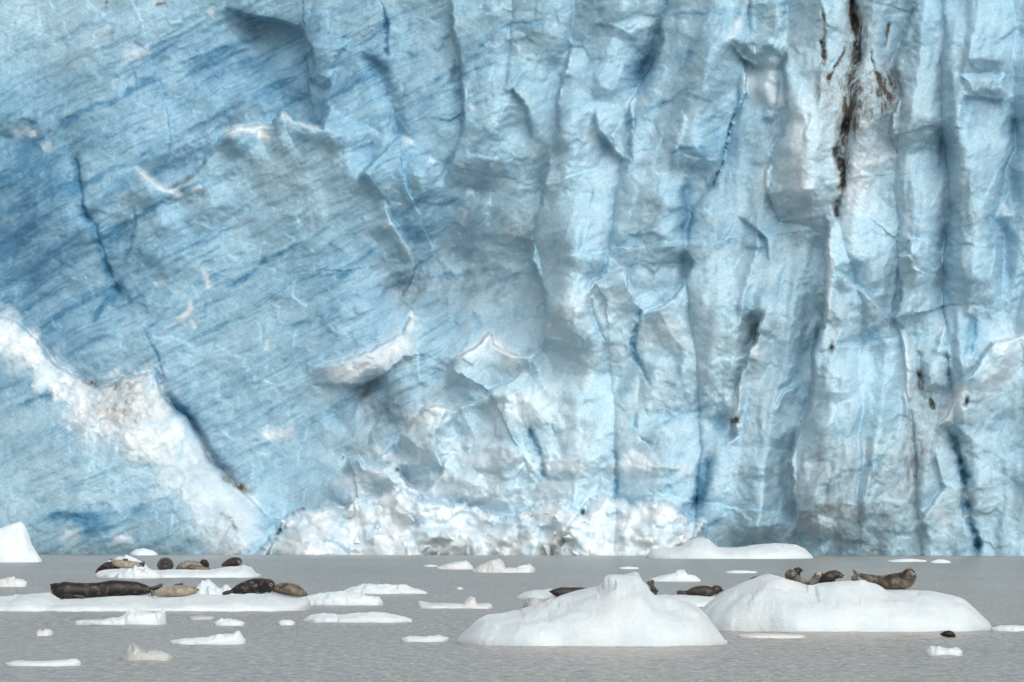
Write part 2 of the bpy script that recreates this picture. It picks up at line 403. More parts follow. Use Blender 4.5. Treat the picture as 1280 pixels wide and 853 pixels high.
# planar breaks
for size, amp, sd_, k_, wt in ((130, 28, 51, 9, 0.3 * left + 0.9 * mid + 0.3 * right), (60, 12, 52, 12, 0.3 * left + 0.9 * mid + 0.4 * right), (26, 5.0, 53, 22, 0.45 * left + 0.9 * mid + 0.7 * right), (11, 2.0, 54, 24, 0.6)):
    D += wt * amp * facets(WSU / size + 0.35 * WSV / size, (WSV / size) * 0.72 - 0.1 * WSU / size, sd_, k_)
# tall rounded columns between grooves that run the height of the wall
GROOVES = [[(640, -170), (640, 60), (610, 200), (590, 300), (560, 420), (530, 560), (520, 700)],
           [(722, -170), (716, 50), (696, 158), (679, 220), (667, 300), (682, 374), (674, 438), (655, 540), (640, 700)],
           [(845, -170), (831, 20), (800, 110), (788, 175), (770, 240), (757, 320), (740, 370), (765, 470), (770, 700)],
           [(950, -170), (933, 60), (919, 146), (893, 232), (864, 265), (857, 330), (866, 420), (876, 560), (866, 700)],
           [(990, -170), (984, 60), (968, 190), (960, 240), (976, 275), (1028, 292), (1030, 370), (1019, 440), (1000, 540), (994, 700)],
           [(1066, -170), (1066, 0), (1060, 150), (1047, 239), (1048, 290), (1078, 380), (1075, 470), (1072, 700)],
           [(1150, -170), (1146, 0), (1120, 76), (1126, 121), (1120, 190), (1122, 320), (1118, 396), (1130, 470), (1146, 560), (1150, 700)],
           [(1180, -170), (1177, 150), (1185, 239), (1181, 343), (1182, 402), (1190, 520), (1210, 620), (1222, 700)],
           [(1262, -170), (1269, 183), (1245, 268), (1253, 372), (1275, 440), (1300, 700)],
           [(1330, -170), (1340, 300), (1380, 700)], [(1420, -170), (1430, 700)], [(1520, -170), (1520, 700)], [(1640, -170), (1640, 700)]]
GU = [np.interp(WSV, [p[1] for p in g], [p[0] for p in g]) for g in GROOVES]
colf = np.zeros_like(U)
for k in range(len(GU) - 1):
    wd = np.maximum(GU[k + 1] - GU[k], 6); q = np.clip((WSU - GU[k]) / wd, 0, 1)
    q = q ** (0.8 + 0.35 * np.sin(1.7 * k))
    colf += np.where((WSU >= GU[k]) & (WSU < GU[k + 1]), np.minimum(0.50 * wd, 42) * np.sin(math.pi * q) ** 0.62 * np.clip(0.62 + 0.75 * perlin(WSV / 120.0, WSU * 0 + 3.7 * k, 47), 0.15, 1.15), 0)
D += colf * sstep(560, 720, U) * (1 - 0.35 * sstep(560, 690, V)) * (1 - 0.75 * np.exp(-((U - 760) / 120) ** 2 - ((V - 480) / 130) ** 2))
# foliation steps
fr = WU * math.sin(math.radians(27)) + WV * math.cos(math.radians(27)); fa = WU * math.cos(math.radians(27)) - WV * math.sin(math.radians(27))
D += (0.55 + 0.5 * left) * (2.6 * perlin(fr / 24, fa / 190, 61) + 1.5 * perlin(fr / 9, fa / 80, 62) + 0.7 * perlin(fr / 4, fa / 40, 63))
D += sstep(600, 760, U) * 3.0 * facets(WSU / 46 - 0.25 * WSV / 46, WSV / 74, 55, 18)      # breaks taller than wide
D += 1.3 * fbm(U / 30, V / 30, 65, 4, 0.5)

# --- left: ledge and hollows
scarp([(170, 206), (186, 224), (207, 236), (226, 228), (246, 213), (262, 192), (279, 172), (300, 160), (322, 159), (344, 160), (355, 136), (370, 149), (402, 158), (416, 132)], 1, 34, 60, 46, 50, 12)
spot(D, 212, 216, 26, 13, -22, -15)
spot(D, 388, 135, 16, 22, -18)
scarp([(280, 8), (322, 22), (350, 30), (374, 37), (388, 62), (392, 92)], -1, 12, 60, 24, 40, 8)
spot(D, 318, 38, 40, 16, -18, 10)
slab([(373, 56), (438, 48), (414, 108), (398, 104), (382, 93)], 12, 9)
scarp([(382, 94), (399, 106), (414, 110)], -1, 6, 20, 16, 18, 4)
spot(D, 15, 180, 40, 24, -16); spot(D, 96, 222, 11, 26, -14); spot(D, 109, 272, 8, 9, -10)
crack([(98, 190), (104, 235), (104, 268), (116, 284), (133, 320), (145, 352), (149, 372)], 2.2, 7, 12, 0.45)
crack([(147, 365), (128, 380), (112, 404)], 2.5, 4, 6, 0.3); spot(D, 147, 364, 7, 6, -10); spot(BLUE, 150, 370, 24, 18, 0.25)
crack([(168, 258), (163, 300), (155, 335)], 2, 3, 5, 0.2)
crack([(178, 410), (196, 445), (206, 480)], 2, 3, 5, 0.25)
for ln in ([(176, 412), (200, 402), (240, 384)], [(60, 160), (130, 130), (200, 92)], [(0, 208), (60, 168), (110, 140)], [(70, 252), (150, 208), (230, 165)],
           [(120, 300), (180, 268), (260, 222)], [(0, 268), (50, 252), (110, 222)], [(260, 380), (330, 330), (420, 280)], [(150, 120), (230, 82), (300, 55)],
           [(340, 410), (402, 396), (430, 380)], [(421, 348), (450, 326), (474, 311)], [(466, 372), (520, 350), (580, 345), (640, 332)], [(500, 395), (550, 372), (620, 352), (690, 330)],
           [(494, 124), (523, 112), (560, 90)], [(575, 87), (601, 59), (640, 32), (680, 28), (710, 11), (738, 0)], [(752, 169), (789, 153), (837, 127), (871, 98)],
           [(780, 214), (814, 203), (842, 192), (893, 178), (915, 166)], [(758, 320), (798, 292), (848, 261)], [(815, 314), (848, 284)], [(830, 20), (870, 16), (918, 10)],
           [(842, 93), (868, 60)], [(860, 330), (890, 318)], [(765, 495), (790, 484)], [(800, 542), (830, 528), (860, 512), (905, 500)], [(1044, 433), (1080, 426), (1123, 418)],
           [(1020, 610), (1060, 590), (1110, 575)], [(1090, 666), (1140, 660)], [(0, 520), (60, 496), (110, 480)], [(20, 662), (80, 645), (128, 650)], [(138, 645), (190, 628), (220, 620)], [(880, 660), (930, 640), (970, 630)]):
    crack(ln, 2.2, 1.6, 6, 0.26)
# --- middle
crack([(473, -5), (480, 25), (482, 72)], 2.5, 8, 12, 0.35)
crack([(456, 62), (473, 93), (484, 121), (500, 168), (516, 184)], 10, 15, 8, 0.14)
spot(D, 455, 186, 15, 18, -26); spot(BLUE, 455, 186, 16, 18, 0.2)
scarp([(442, 224), (460, 211), (489, 180), (501, 170), (522, 184)], 1, 13, 50, 14, 20, 6)
scarp([(562, -5), (565, 42), (575, 82), (577, 124), (577, 169), (562, 203), (558, 232)], -1, 11, 45, 16, 28, 8)
spot(D, 571, 96, 8, 14, -12); spot(D, 572, 122, 7, 9, -10)
spot(D, 640, 148, 20, 30, -20); scarp([(622, 118), (642, 114), (660, 135), (664, 165), (655, 185)], -1, 6, 30, 10, 14, 5)
scarp([(716, 50), (705, 90), (698, 135), (696, 158), (686, 191), (679, 220), (676, 240), (670, 283), (666, 303), (661, 326), (671, 343), (682, 374), (686, 404), (674, 438)], -1, 18, 60, 26, 60, 9)
scarp([(667, 300), (661, 326), (671, 343), (682, 374), (686, 404), (674, 438)], -1, 8, 60, 18, 70, 9)
scarp([(478, 250), (500, 290), (520, 330), (505, 372)], 1, 12, 50, 14, 60, 5)
slab([(755, 30), (830, 18), (828, 52), (812, 72), (797, 70), (775, 50)], 7, 14)
spot(D, 804, 84, 10, 18, -20, 20); spot(BLUE, 802, 88, 12, 22, 0.3)
scarp([(831, 20), (827, 56), (814, 79), (798, 113), (789, 132), (788, 155), (786, 175), (789, 205)], -1, 10, 45, 18, 26, 8)
scarp([(738, 135), (750, 166), (768, 186), (787, 203), (772, 236)], -1, 9, 35, 15, 36, 6)
ridge([(858, 140), (848, 174), (841, 210)], 5, 7)
ridge([(926, 4), (904, 56), (888, 84), (874, 127), (865, 172), (858, 230)], 26, 34)
scarp([(930, 62), (936, 95), (932, 120), (919, 146), (908, 182), (893, 232)], 1, 8, 34, 8, 34, 6)
slab([(926, -5), (988, -5), (982, 40), (952, 80), (932, 66), (908, 50)], 12, 10)
scarp([(908, 52), (930, 74), (948, 82), (955, 76)], -1, 4, 12, 12, 12, 4)
for u, v, r in ((966, 78, 11), (967, 99, 9), (958, 113, 12), (968, 127, 10), (962, 143, 9), (975, 62, 8), (960, 57, 7)): spot(D, u, v, r, r * 0.8, 13)
scarp([(983, 60), (984, 140), (968, 190), (957, 212), (955, 232), (968, 252), (976, 275)], -1, 20, 60, 14, 44, 8)
scarp([(734, 364), (741, 351), (767, 341), (779, 337), (785, 357), (802, 384)], 1, 12, 70, 22, 24, 7)
spot(D, 737, 345, 12, 14, -14)
scarp([(806, 389), (843, 371), (862, 348), (870, 326), (858, 306)], 1, 12, 60, 18, 26, 6)
crack([(803, 380), (800, 402), (792, 433), (795, 452), (806, 472), (815, 486)], 3.5, 11, 8, 0.5)
crack([(736, 371), (747, 410), (753, 441), (764, 470)], 2.2, 4, 8, 0.2)
crack([(857, 225), (860, 255), (855, 302)], 6, 9, 6, 0.3); spot(D, 862, 330, 9, 18, -10)
scarp([(918, 270), (940, 282), (956, 298), (960, 330)], -1, 5, 25, 16, 22, 5)
spot(D, 506, 362, 26, 30, -26); spot(D, 470, 300, 10, 10, -8)
ridge([(482, 268), (492, 284), (518, 330)], 8, 9); ridge([(537, 303), (579, 352)], 7, 7); ridge([(520, 190), (532, 262)], 9, 9)
crack([(556, 372), (560, 390), (570, 408)], 3.5, 8, 5, 0.3); crack([(590, 390), (602, 415)], 3, 6, 5, 0.2)
scarp([(500, 372), (512, 384), (520, 405)], 1, 5, 15, 12, 25, 4)
# snow ledge and the dark gash under it
scarp([(390, 458), (432, 452), (478, 428), (505, 420), (512, 400), (526, 406), (538, 418)], 1, 9, 22, 4, 20, 8)
scarp([(390, 482), (432, 480), (455, 484), (480, 466), (505, 448), (530, 440)], -1, 3, 15, 13, 26, 7)
crack([(408, 532), (430, 512), (452, 491), (482, 468)], 11, 20, 6)
spot(D, 470, 520, 30, 34, -26); spot(D, 545, 475, 22, 16, -14, -35); spot(D, 500, 530, 14, 10, -10)
scarp([(556, 482), (560, 466), (571, 447), (601, 430), (613, 418), (619, 433), (640, 441), (662, 441), (678, 434)], 1, 24, 50, 16, 24, 8)
scarp([(560, 520), (590, 505), (615, 488), (636, 476), (652, 462)], 1, 16, 70, 12, 16, 6)
scarp([(496, 556), (517, 525), (530, 511), (543, 506), (559, 513), (572, 521)], 1, 22, 45, 14, 22, 6)
slab([(455, 564), (463, 539), (478, 535), (497, 550), (472, 576)], 11, 8)
scarp([(424, 592), (432, 577), (446, 574), (455, 582), (472, 588), (490, 576)], 1, 16, 30, 12, 16, 6)
scarp([(494, 582), (506, 606), (528, 613), (553, 592), (566, 570)], 1, 14, 36, 16, 22, 6)
scarp([(596, 566), (612, 552), (640, 556), (655, 570)], 1, 9, 30, 5, 14, 5)
crack([(660, 536), (672, 562), (678, 590), (686, 604)], 3.2, 10, 7, 0.5, 0.25)
crack([(768, 560), (770, 590), (771, 622)], 2.5, 6, 6, 0.45)
crack([(794, 510), (792, 530), (800, 545), (816, 560)], 2.5, 6, 6, 0.4)
spot(D, 830, 524, 24, 9, -9, -25); spot(D, 900, 528, 13, 20, -18, 20); spot(BLUE, 900, 528, 13, 18, 0.3)
crack([(884, 566), (882, 590), (876, 620), (866, 642)], 6, 11, 6, 0.45)
scarp([(850, 630), (852, 644), (866, 650), (880, 646)], 1, 3, 12, 10, 12, 4)
# --- right: pillars
for ln, w, dp, dw in (([(1025, 8), (1027, 42), (1031, 88)], 2.4, 10, 3.0), ([(1066, -5), (1068, 34), (1074, 50), (1067, 84)], 4.5, 16, 6), ([(1089, 60), (1093, 84), (1100, 102)], 2.4, 7, 3.4),
                      ([(1113, 28), (1110, 60)], 2, 4, 2.5), ([(1060, 150), (1056, 166), (1047, 191), (1051, 211), (1047, 239), (1043, 258), (1046, 286)], 4.0, 14, 4.5), ([(1055, 52), (1046, 80), (1036, 104)], 2.4, 5, 2.5)):
    crack(ln, w, dp, 9, 0, 0.95, dw)
stroke(DIRT_SHADE, [(1066, -5), (1068, 28)], 6, 1.3); stroke(DIRT_SHADE, [(1064, 150), (1061, 160)], 6, 1.1, 3)
for u, v, su, sv, a in ((1085, 130, 50, 50, 0.7), (1150, 520, 26, 70, 0.5), (1235, 150, 14, 60, 0.2), (1000, 300, 20, 60, 0.2), (1045, 420, 14, 40, 0.3), (1040, 600, 40, 50, 0.3), (940, 470, 22, 60, 0.22), (1130, 590, 30, 40, 0.3), (1062, 120, 14, 30, 0.6), (1105, 105, 14, 26, 0.7), (1030, 110, 14, 26, 0.5), (1062, 158, 12, 12, 0.9), (1054, 205, 12, 44, 0.6), (1085, 30, 18, 30, 0.5), (1066, 60, 10, 40, 0.5), (1050, 70, 30, 30, 0.18)): spot(DIRT_SHADE, u, v, su, sv, a)
spot(D, 1066, 10, 7, 30, -10); spot(D, 1080, 90, 28, 30, -12); spot(D, 1064, 158, 10, 10, -10)
scarp([(1146, -5), (1143, 17), (1134, 37), (1129, 59), (1118, 76), (1120, 98), (1126, 121), (1112, 141), (1112, 169), (1122, 190)], -1, 10, 40, 16, 30, 8)
for ln, w, h in (([(1150, 190), (1152, 420)], 24, 20), ([(1215, 130), (1222, 290), (1218, 400)], 26, 22), ([(1002, 100), (1000, 270)], 22, 18), ([(1165, -20), (1158, 195)], 24, 14), ([(1240, -10), (1236, 95)], 24, 14),
                 ([(890, 245), (895, 420), (880, 520)], 30, 20), ([(820, 220), (840, 330)], 26, 16), ([(702, 250), (722, 340), (715, 440)], 26, 20), ([(650, 40), (622, 110), (600, 240)], 26, 14), ([(720, 60), (712, 150), (708, 240)], 22, 12), ([(770, 50), (752, 130)], 22, 10),
                 ([(965, 280), (958, 420)], 22, 16), ([(1065, 300), (1090, 420)], 26, 10), ([(1060, 440), (1070, 560), (1060, 680)], 46, 22), ([(948, 560), (950, 680)], 30, 16), ([(720, 470), (730, 600)], 34, 20), ([(825, 600), (832, 520)], 26, 10), ([(525, 200), (520, 300)], 16, 10), ([(600, 240), (592, 330)], 18, 10)):
    ridge(ln, w * 1.1, h * 1.7)
crack([(1177, 150), (1185, 197), (1185, 239), (1182, 286), (1181, 343), (1182, 402)], 9, 18, 8, 0.10)
ridge([(1188, 20), (1190, 90), (1194, 175)], 12, 20)
crack([(1270, 120), (1269, 183), (1261, 239), (1243, 268), (1255, 295), (1253, 372)], 9, 16, 8, 0.10)
slab([(1203, 96), (1256, 94), (1260, 118), (1212, 122)], 12, 9); scarp([(1204, 122), (1232, 126), (1258, 122)], -1, 5, 14, 16, 14, 5)
slab([(1263, 118), (1285, 110), (1290, 146), (1266, 148)], 10, 7); stroke(DIRT_SHADE, [(1276, 138), (1284, 150)], 5, 0.5, 3)
scarp([(1245, 56), (1262, 40), (1268, 28)], -1, 4, 20, 10, 14, 4)
scarp([(1031, 270), (1033, 290), (1030, 371), (1028, 410), (1019, 440), (1015, 480), (1011, 508), (999, 544), (992, 573), (994, 615), (998, 643), (983, 680)], -1, 26, 60, 40, 52, 10)
ridge([(1036, 280), (1036, 340), (1034, 410)], 6, 8)
spot(D, 1015, 380, 14, 60, -12); spot(BLUE, 1012, 480, 14, 60, 0.12)
scarp([(1042, 337), (1060, 350), (1078, 362), (1098, 384), (1120, 402)], 1, 7, 24, 14, 30, 6)
scarp([(1040, 436), (1080, 428), (1123, 419)], 1, 9, 30, 9, 16, 6)
scarp([(1140, 300), (1137, 314), (1122, 320), (1125, 371), (1118, 396), (1130, 412)], -1, 16, 32, 14, 26, 7)
scarp([(1122, 320), (1139, 316), (1140, 301), (1170, 302)], 1, 8, 20, 6, 14, 4)
ridge([(1126, 408), (1129, 444), (1133, 475), (1134, 502), (1129, 532)], 6, 13)
crack([(1146, 440), (1150, 470), (1156, 500)], 6, 12, 6)
for ln in ([(1147, 462), (1152, 476), (1156, 494)], [(1163, 494), (1169, 514)], [(1210, 494), (1206, 508)]): crack(ln, 3, 9, 4, 0, 1.0, 4.5)
stroke(DIRT_SHADE, [(1150, 480), (1152, 530), (1145, 570)], 9, 0.32); stroke(DIRT_SHADE, [(1112, 540), (1120, 560), (1130, 590)], 5, 0.5); stroke(DIRT_SHADE, [(1230, 440), (1240, 424)], 3, 0.6, 3)
stroke(DIRT_SHADE, [(1034, 60), (1033, 118)], 5, 0.25)
slab([(1168, 424), (1181, 403), (1189, 446), (1166, 446)], 15, 7); slab([(1148, 452), (1170, 445), (1190, 448), (1186, 490), (1160, 492)], 14, 9)
ridge([(1196, 380), (1199, 430), (1202, 475)], 6, 9); crack([(1214, 396), (1217, 420), (1214, 448)], 6, 13, 5, 0.35)
scarp([(1290, 419), (1241, 426), (1230, 441), (1218, 466), (1203, 478), (1186, 508), (1166, 540)], -1, 20, 80, 18, 24, 9)
crack([(1182, 534), (1199, 567), (1208, 595), (1205, 618), (1213, 654), (1222, 677), (1222, 700)], 4, 14, 9, 0.45)
scarp([(1168, 560), (1176, 590), (1181, 612), (1163, 634), (1140, 664)], -1, 10, 26, 9, 20, 6)
scarp([(960, 388), (946, 420), (936, 442), (928, 470), (921, 510), (917, 520), (924, 545), (900, 562)], -1, 15, 40, 18, 26, 8)
for ln in ([(952, 402), (946, 418), (944, 434)], [(1040, 424), (1041, 446)]): crack(ln, 3, 7, 4, 0, 0.9, 4)
crack([(914, 520), (922, 526), (930, 530)], 6, 12, 3, 0, 1.0, 6.5); spot(DIRT_SHADE, 920, 522, 7, 6, 0.9)
scarp([(968, 520), (980, 492), (1000, 478)], 1, 8, 20, 6, 14, 4)
for ln in ([(1135, 590), (1150, 600)], [(1204, 605), (1207, 618)], [(1203, 640), (1208, 648)]): stroke(DIRT_SHADE, ln, 3, 0.6, 3)
for u, v, su, sv, a in ((1035, 590, 34, 30, 0.20), (1050, 640, 60, 22, 0.13), (1150, 650, 60, 36, 0.15), (1080, 560, 60, 14, 0.10), (880, 240, 16, 22, 0.16), (648, 285, 18, 24, 0.34), (640, 145, 12, 22, 0.10), (400, 620, 34, 14, 0.28), (470, 515, 26, 40, 0.55), (510, 500, 26, 26, 0.35), (430, 560, 24, 24, 0.3), (452, 490, 12, 10, 0.4), (495, 455, 12, 8, 0.25), (590, 365, 70, 40, 0.38), (505, 360, 30, 30, 0.42), (560, 310, 40, 30, 0.2), (1100, 600, 90, 60, 0.12), (1240, 640, 60, 40, 0.14), (940, 330, 40, 60, 0.14), (1080, 380, 50, 40, 0.2), (30, 20, 40, 20, 0.10), (260, 690, 90, 14, 0.14)): spot(DIRT_SHADE, u, v, su, sv, a)  # stains, plus shade painted as grey in the central hollow and lower recess
for ln, w, a in (([(45, 106), (75, 87), (100, 70), (124, 50), (142, 36)], 2.4, 0.5), ([(128, 46), (142, 36)], 3, 0.8), ([(188, 8), (207, -2)], 3, 1.1), ([(130, 6), (138, -2)], 2.5, 0.8), ([(205, 236), (224, 230), (248, 214)], 3.5, 0.8), ([(272, 590), (294, 604), (322, 622)], 5.5, 1.0),
                ([(272, 638), (290, 655), (302, 672)], 3.5, 0.7), ([(112, 478), (120, 483)], 5, 0.7), ([(15, 505), (18, 515)], 4, 0.5), ([(491, 583), (497, 590)], 3, 0.9), ([(424, 574), (426, 578)], 2.5, 1.0), ([(372, 636), (384, 635)], 2.2, 0.9), ([(936, 2), (942, 12)], 3, 0.8), ([(914, 50), (930, 74), (947, 82)], 3, 0.75), ([(360, 640), (376, 637)], 3, 0.4)):
    stroke(DIRT_SHADE, ln, w, a, 4)

# --- spur at lower left, with its snowy crest
SPUR = [(-400, 388), (-60, 390), (0, 393), (20, 399), (45, 425), (70, 456), (98, 474), (121, 487), (150, 470), (193, 469), (210, 500), (236, 522), (250, 550), (262, 578), (281, 592), (305, 615), (330, 640), (356, 652), (340, 676), (322, 720), (-400, 720)]
sl, d = poly_depth(SPUR, 5)
ridge_u = np.interp(WV[sl], [390, 470, 560, 600, 690], [60, 150, 208, 240, 312])
off = WU[sl] - ridge_u
D[sl] += sstep(-1.5, 3, d) * (34 + 0.16 * (WV[sl] - 400)) + np.where(d > 0, 38 * (1 - np.exp(-np.maximum(d, 0) / 30)), 0) + np.where(d > 0, -0.34 * np.clip(off, 0, 120), 0) + np.where(d > 0, -0.05 * np.clip(-off, 0, 200), 0)
sl2, d2, sg2, t2 = along(SPUR[1:17], 40)
D[sl2] -= np.where(~inside(SPUR, WU[sl2], WV[sl2]), 16 * np.exp(-d2 / 18) * (1 - sstep(590, 640, V[sl2])), 0)
CREST = [(-20, 396), (0, 396), (20, 402), (45, 428), (70, 459), (98, 478), (121, 490), (150, 472), (193, 472), (209, 502), (222, 540), (246, 585), (280, 632), (322, 694), (270, 694), (236, 640), (200, 590), (172, 568), (150, 548), (118, 540), (85, 515), (55, 482), (38, 458), (0, 442), (-20, 432)]
sl3, d3 = poly_depth(CREST, 30)
SNOW[sl3] = np.maximum(SNOW[sl3], sstep(-16, 18, d3 + 5 + 15 * fbm(U[sl3] / 26, V[sl3] / 26, 71, 4, 0.62)) * np.clip(0.85 + 0.35 * fbm(U[sl3] / 18, V[sl3] / 18, 74, 3), 0.4, 1) * (1 - 0.42 * sstep(540, 600, V[sl3])))
bx, by, dd, r1, r2 = cells(WU / 9, WV / 9, 72); bx2, by2, dd2, _, _ = cells(WU / 21, WV / 21, 73)
lump = 5.0 * (0.6 - dd) + 9.0 * (0.6 - dd2)
D += SNOW * (lump * 0.36 + 3)
for u, v, su, sv, a in ((165, 500, 48, 30, 0.5), (150, 478, 20, 8, 0.4), (130, 520, 40, 20, 0.2), (240, 600, 24, 40, 0.2), (105, 482, 20, 10, 0.45), (60, 450, 30, 20, 0.15), (205, 560, 14, 40, 0.2), (290, 660, 20, 30, 0.2)): spot(DIRT_SHADE, u, v, su, sv, a)
stroke(SNOW, [(95, 545), (140, 540), (170, 560)], 13, 0.45); stroke(SNOW, [(225, 530), (245, 560), (265, 600), (300, 650), (325, 690)], 22, 0.55); stroke(SNOW, [(70, 672), (100, 668)], 8, 0.5, 4); stroke(SNOW, [(140, 676), (170, 672)], 8, 0.5, 4)
stroke(SNOW, [(290, 608), (312, 624), (325, 636)], 7, 0.7)

for u, v, su, sv, h in ((475, 585, 32, 24, 18), (535, 555, 40, 44, 20), (608, 470, 48, 40, 18), (622, 592, 52, 34, 18), (705, 602, 44, 30, 14), (565, 612, 44, 22, 16), (655, 535, 46, 44, 14), (795, 600, 40, 28, 16), (440, 612, 26, 18, 14), (740, 420, 40, 60, 12), (835, 450, 34, 60, 12)):
    R_ = 1.5 * max(su, sv); sl = window([(u - R_, v - R_), (u + R_, v + R_)], 0)
    n_ = 0.25 * fbm(U[sl] / 22, V[sl] / 22, 130, 3); q = ((WU[sl] - u) / su) ** 2 + ((WV[sl] - v) / sv) ** 2
    D[sl] += h * np.exp(-(q * (1 + n_)) ** 2 * 1.2)
    top_ = sstep(0.1, -0.8, (WV[sl] - v) / sv) * np.exp(-(q * 0.9) ** 3)
    SNOW[sl] = np.maximum(SNOW[sl], (0.75 if v > 500 else 0.4) * top_ * np.clip(0.8 + 0.6 * fbm(U[sl] / 14, V[sl] / 14, 131, 3), 0.2, 1))
crack([(208, 488), (222, 508), (244, 530), (256, 556), (272, 582), (292, 604)], 6, 14, 6, 0.35)
# --- heap of fallen ice at the foot
APRON0 = [(316, 720), (318, 694), (334, 674), (345, 663), (362, 641), (390, 634), (416, 630), (432, 632), (441, 618), (466, 620), (485, 612), (500, 609), (517, 618), (540, 623), (554, 629), (580, 630), (601, 634), (640, 646), (674, 634), (692, 631), (710, 630), (724, 640), (736, 626), (753, 620), (775, 626), (798, 629), (820, 626), (840, 630), (850, 638), (856, 649), (879, 654), (878, 674), (858, 690), (856, 720)]
APRON = APRON0
sl, d = poly_depth(APRON, 6)
ins = sstep(-3, 9, d + 3 * fbm(U[sl] / 9, V[sl] / 9, 89, 2)); endf = 0.5 + 0.5 * sstep(326, 380, U[sl]) * (1 - sstep(820, 872, U[sl]))
b1x, b1y, e1, r1, r2 = cells(WU[sl] / 30, WV[sl] / 24, 81); b2x, b2y, e2, r3, r4 = cells(WU[sl] / 13, WV[sl] / 11, 82); b3x, b3y, e3, r5, r6 = cells(WU[sl] / 6, WV[sl] / 5.5, 83)
heap_d = 26 + 0.85 * np.clip(WV[sl] - 618, 0, 90) + 13 * fbm(U[sl] / 60, V[sl] / 45, 85, 3, 0.55) + 34 * facets(WSU[sl] / 66, WSV[sl] / 44, 86, 10) + 10 * facets(WSU[sl] / 27, WSV[sl] / 20, 87, 10) + 1.6 * fbm(U[sl] / 15, V[sl] / 15, 90, 3, 0.5) + 9 * (0.6 - e1) + 4.5 * (0.6 - e2)
D[sl] += ins * heap_d * endf
SNOW[sl] = np.maximum(SNOW[sl], ins * np.clip(0.76 + 0.55 * fbm(U[sl] / 34, V[sl] / 24, 84, 4, 0.6), 0.2, 1.0))
crack([(700, 690), (706, 676), (712, 668)], 2.5, 8, 4, 0, 0.4); scarp([(690, 692), (708, 668), (722, 644), (736, 630)], -1, 8, 20, 7, 12, 4)
spot(DIRT_SHADE, 376, 676, 9, 10, 0.35); spot(DIRT_SHADE, 610, 655, 10, 6, 0.15)

# snow caught elsewhere
for ln, w, a in (([(168, 203), (180, 220), (200, 234), (222, 243), (240, 246)], 5, 0.8), ([(240, 240), (252, 232)], 4, 0.6), ([(278, 174), (300, 162), (330, 162), (346, 172)], 6, 0.85), ([(322, 166), (342, 174)], 7, 0.9), ([(350, 140), (362, 152), (372, 152)], 5, 0.7), ([(374, 152), (402, 160)], 4, 0.6),
                 ([(213, 403), (225, 396), (236, 388), (240, 370)], 4, 0.8), ([(238, 395), (244, 412)], 3, 0.6), ([(250, 335), (258, 350), (266, 366)], 3.5, 0.7), ([(330, 424), (332, 440)], 4, 0.5), ([(192, 355), (205, 345)], 4, 0.45),
                 ([(392, 470), (432, 468), (470, 448), (505, 430), (532, 420)], 15, 0.8), ([(510, 388), (514, 400), (512, 420)], 4, 0.8), ([(318, 544), (345, 546), (362, 540), (370, 546)], 6, 0.8), ([(570, 450), (600, 434), (613, 424), (640, 446), (660, 444)], 8, 0.85),
                 ([(500, 552), (517, 528), (543, 510), (560, 518), (572, 523)], 8, 0.8), ([(440, 600), (470, 592), (495, 595)], 16, 0.7), ([(500, 575), (540, 560), (590, 575), (640, 600)], 24, 0.35), ([(420, 615), (520, 605), (640, 625), (760, 610)], 16, 0.5), ([(430, 590), (445, 612), (470, 618)], 10, 0.6), ([(606, 562), (622, 556)], 7, 0.7), ([(598, 592), (604, 598)], 4, 0.8), ([(655, 505), (660, 520)], 3, 0.6),
                 ([(776, 578), (810, 572)], 10, 0.6), ([(840, 580), (870, 592)], 8, 0.5), ([(580, 238), (594, 240)], 4, 0.8), ([(583, 262), (580, 280)], 3, 0.6), ([(592, 131), (586, 138)], 4, 0.7), ([(535, 200), (542, 204)], 4, 0.7), ([(505, 172), (520, 182)], 4, 0.6), ([(480, 282), (492, 278)], 4, 0.8), ([(494, 290), (516, 326)], 5, 0.4), ([(610, 205), (625, 195)], 4, 0.5), ([(728, 405), (732, 410)], 3, 0.8),
                 ([(958, 200), (955, 235), (964, 250)], 5, 0.9), ([(966, 72), (964, 100), (966, 140)], 12, 0.65), ([(945, 85), (938, 105), (952, 130)], 9, 0.6), ([(1090, 170), (1080, 210), (1060, 270)], 22, 0.55), ([(995, 130), (1000, 220), (1010, 260)], 16, 0.5), ([(1034, 290), (1033, 405)], 4.5, 0.6), ([(1128, 412), (1132, 470), (1134, 510)], 4.5, 0.7), ([(1168, 444), (1188, 446)], 5, 0.8), ([(1176, 408), (1180, 425)], 5, 0.7),
                 ([(1205, 475), (1188, 508), (1170, 530)], 9, 0.9), ([(1240, 440), (1270, 430), (1290, 440)], 26, 0.6), ([(1225, 480), (1270, 465)], 14, 0.5), ([(925, 480), (918, 515), (926, 545)], 6, 0.6), ([(940, 430), (944, 450)], 6, 0.7), ([(1166, 640), (1190, 652)], 9, 0.45), ([(990, 560), (992, 620)], 5, 0.4), ([(1000, 660), (1080, 640)], 14, 0.25), ([(908, 56), (925, 20)], 5, 0.5), ([(37, 162), (40, 172)], 5, 0.7), ([(10, 168), (38, 160)], 6, 0.4), ([(150, 74), (170, 68), (190, 58)], 7, 0.45), ([(50, 186), (66, 178)], 6, 0.4), ([(1256, 250), (1255, 270)], 4, 0.6), ([(1012, 460), (1008, 480)], 5, 0.5), ([(780, 130), (812, 126)], 9, 0.4), ([(738, 150), (744, 190)], 8, 0.3), ([(264, 10), (270, 20)], 4, 0.6)):
    stroke(SNOW, ln, w, a, 5)
m = SNOW > 0.5
D += np.where(m & (U < 1000) & (V < 600), 0.35 * lump * (SNOW - 0.5), 0)

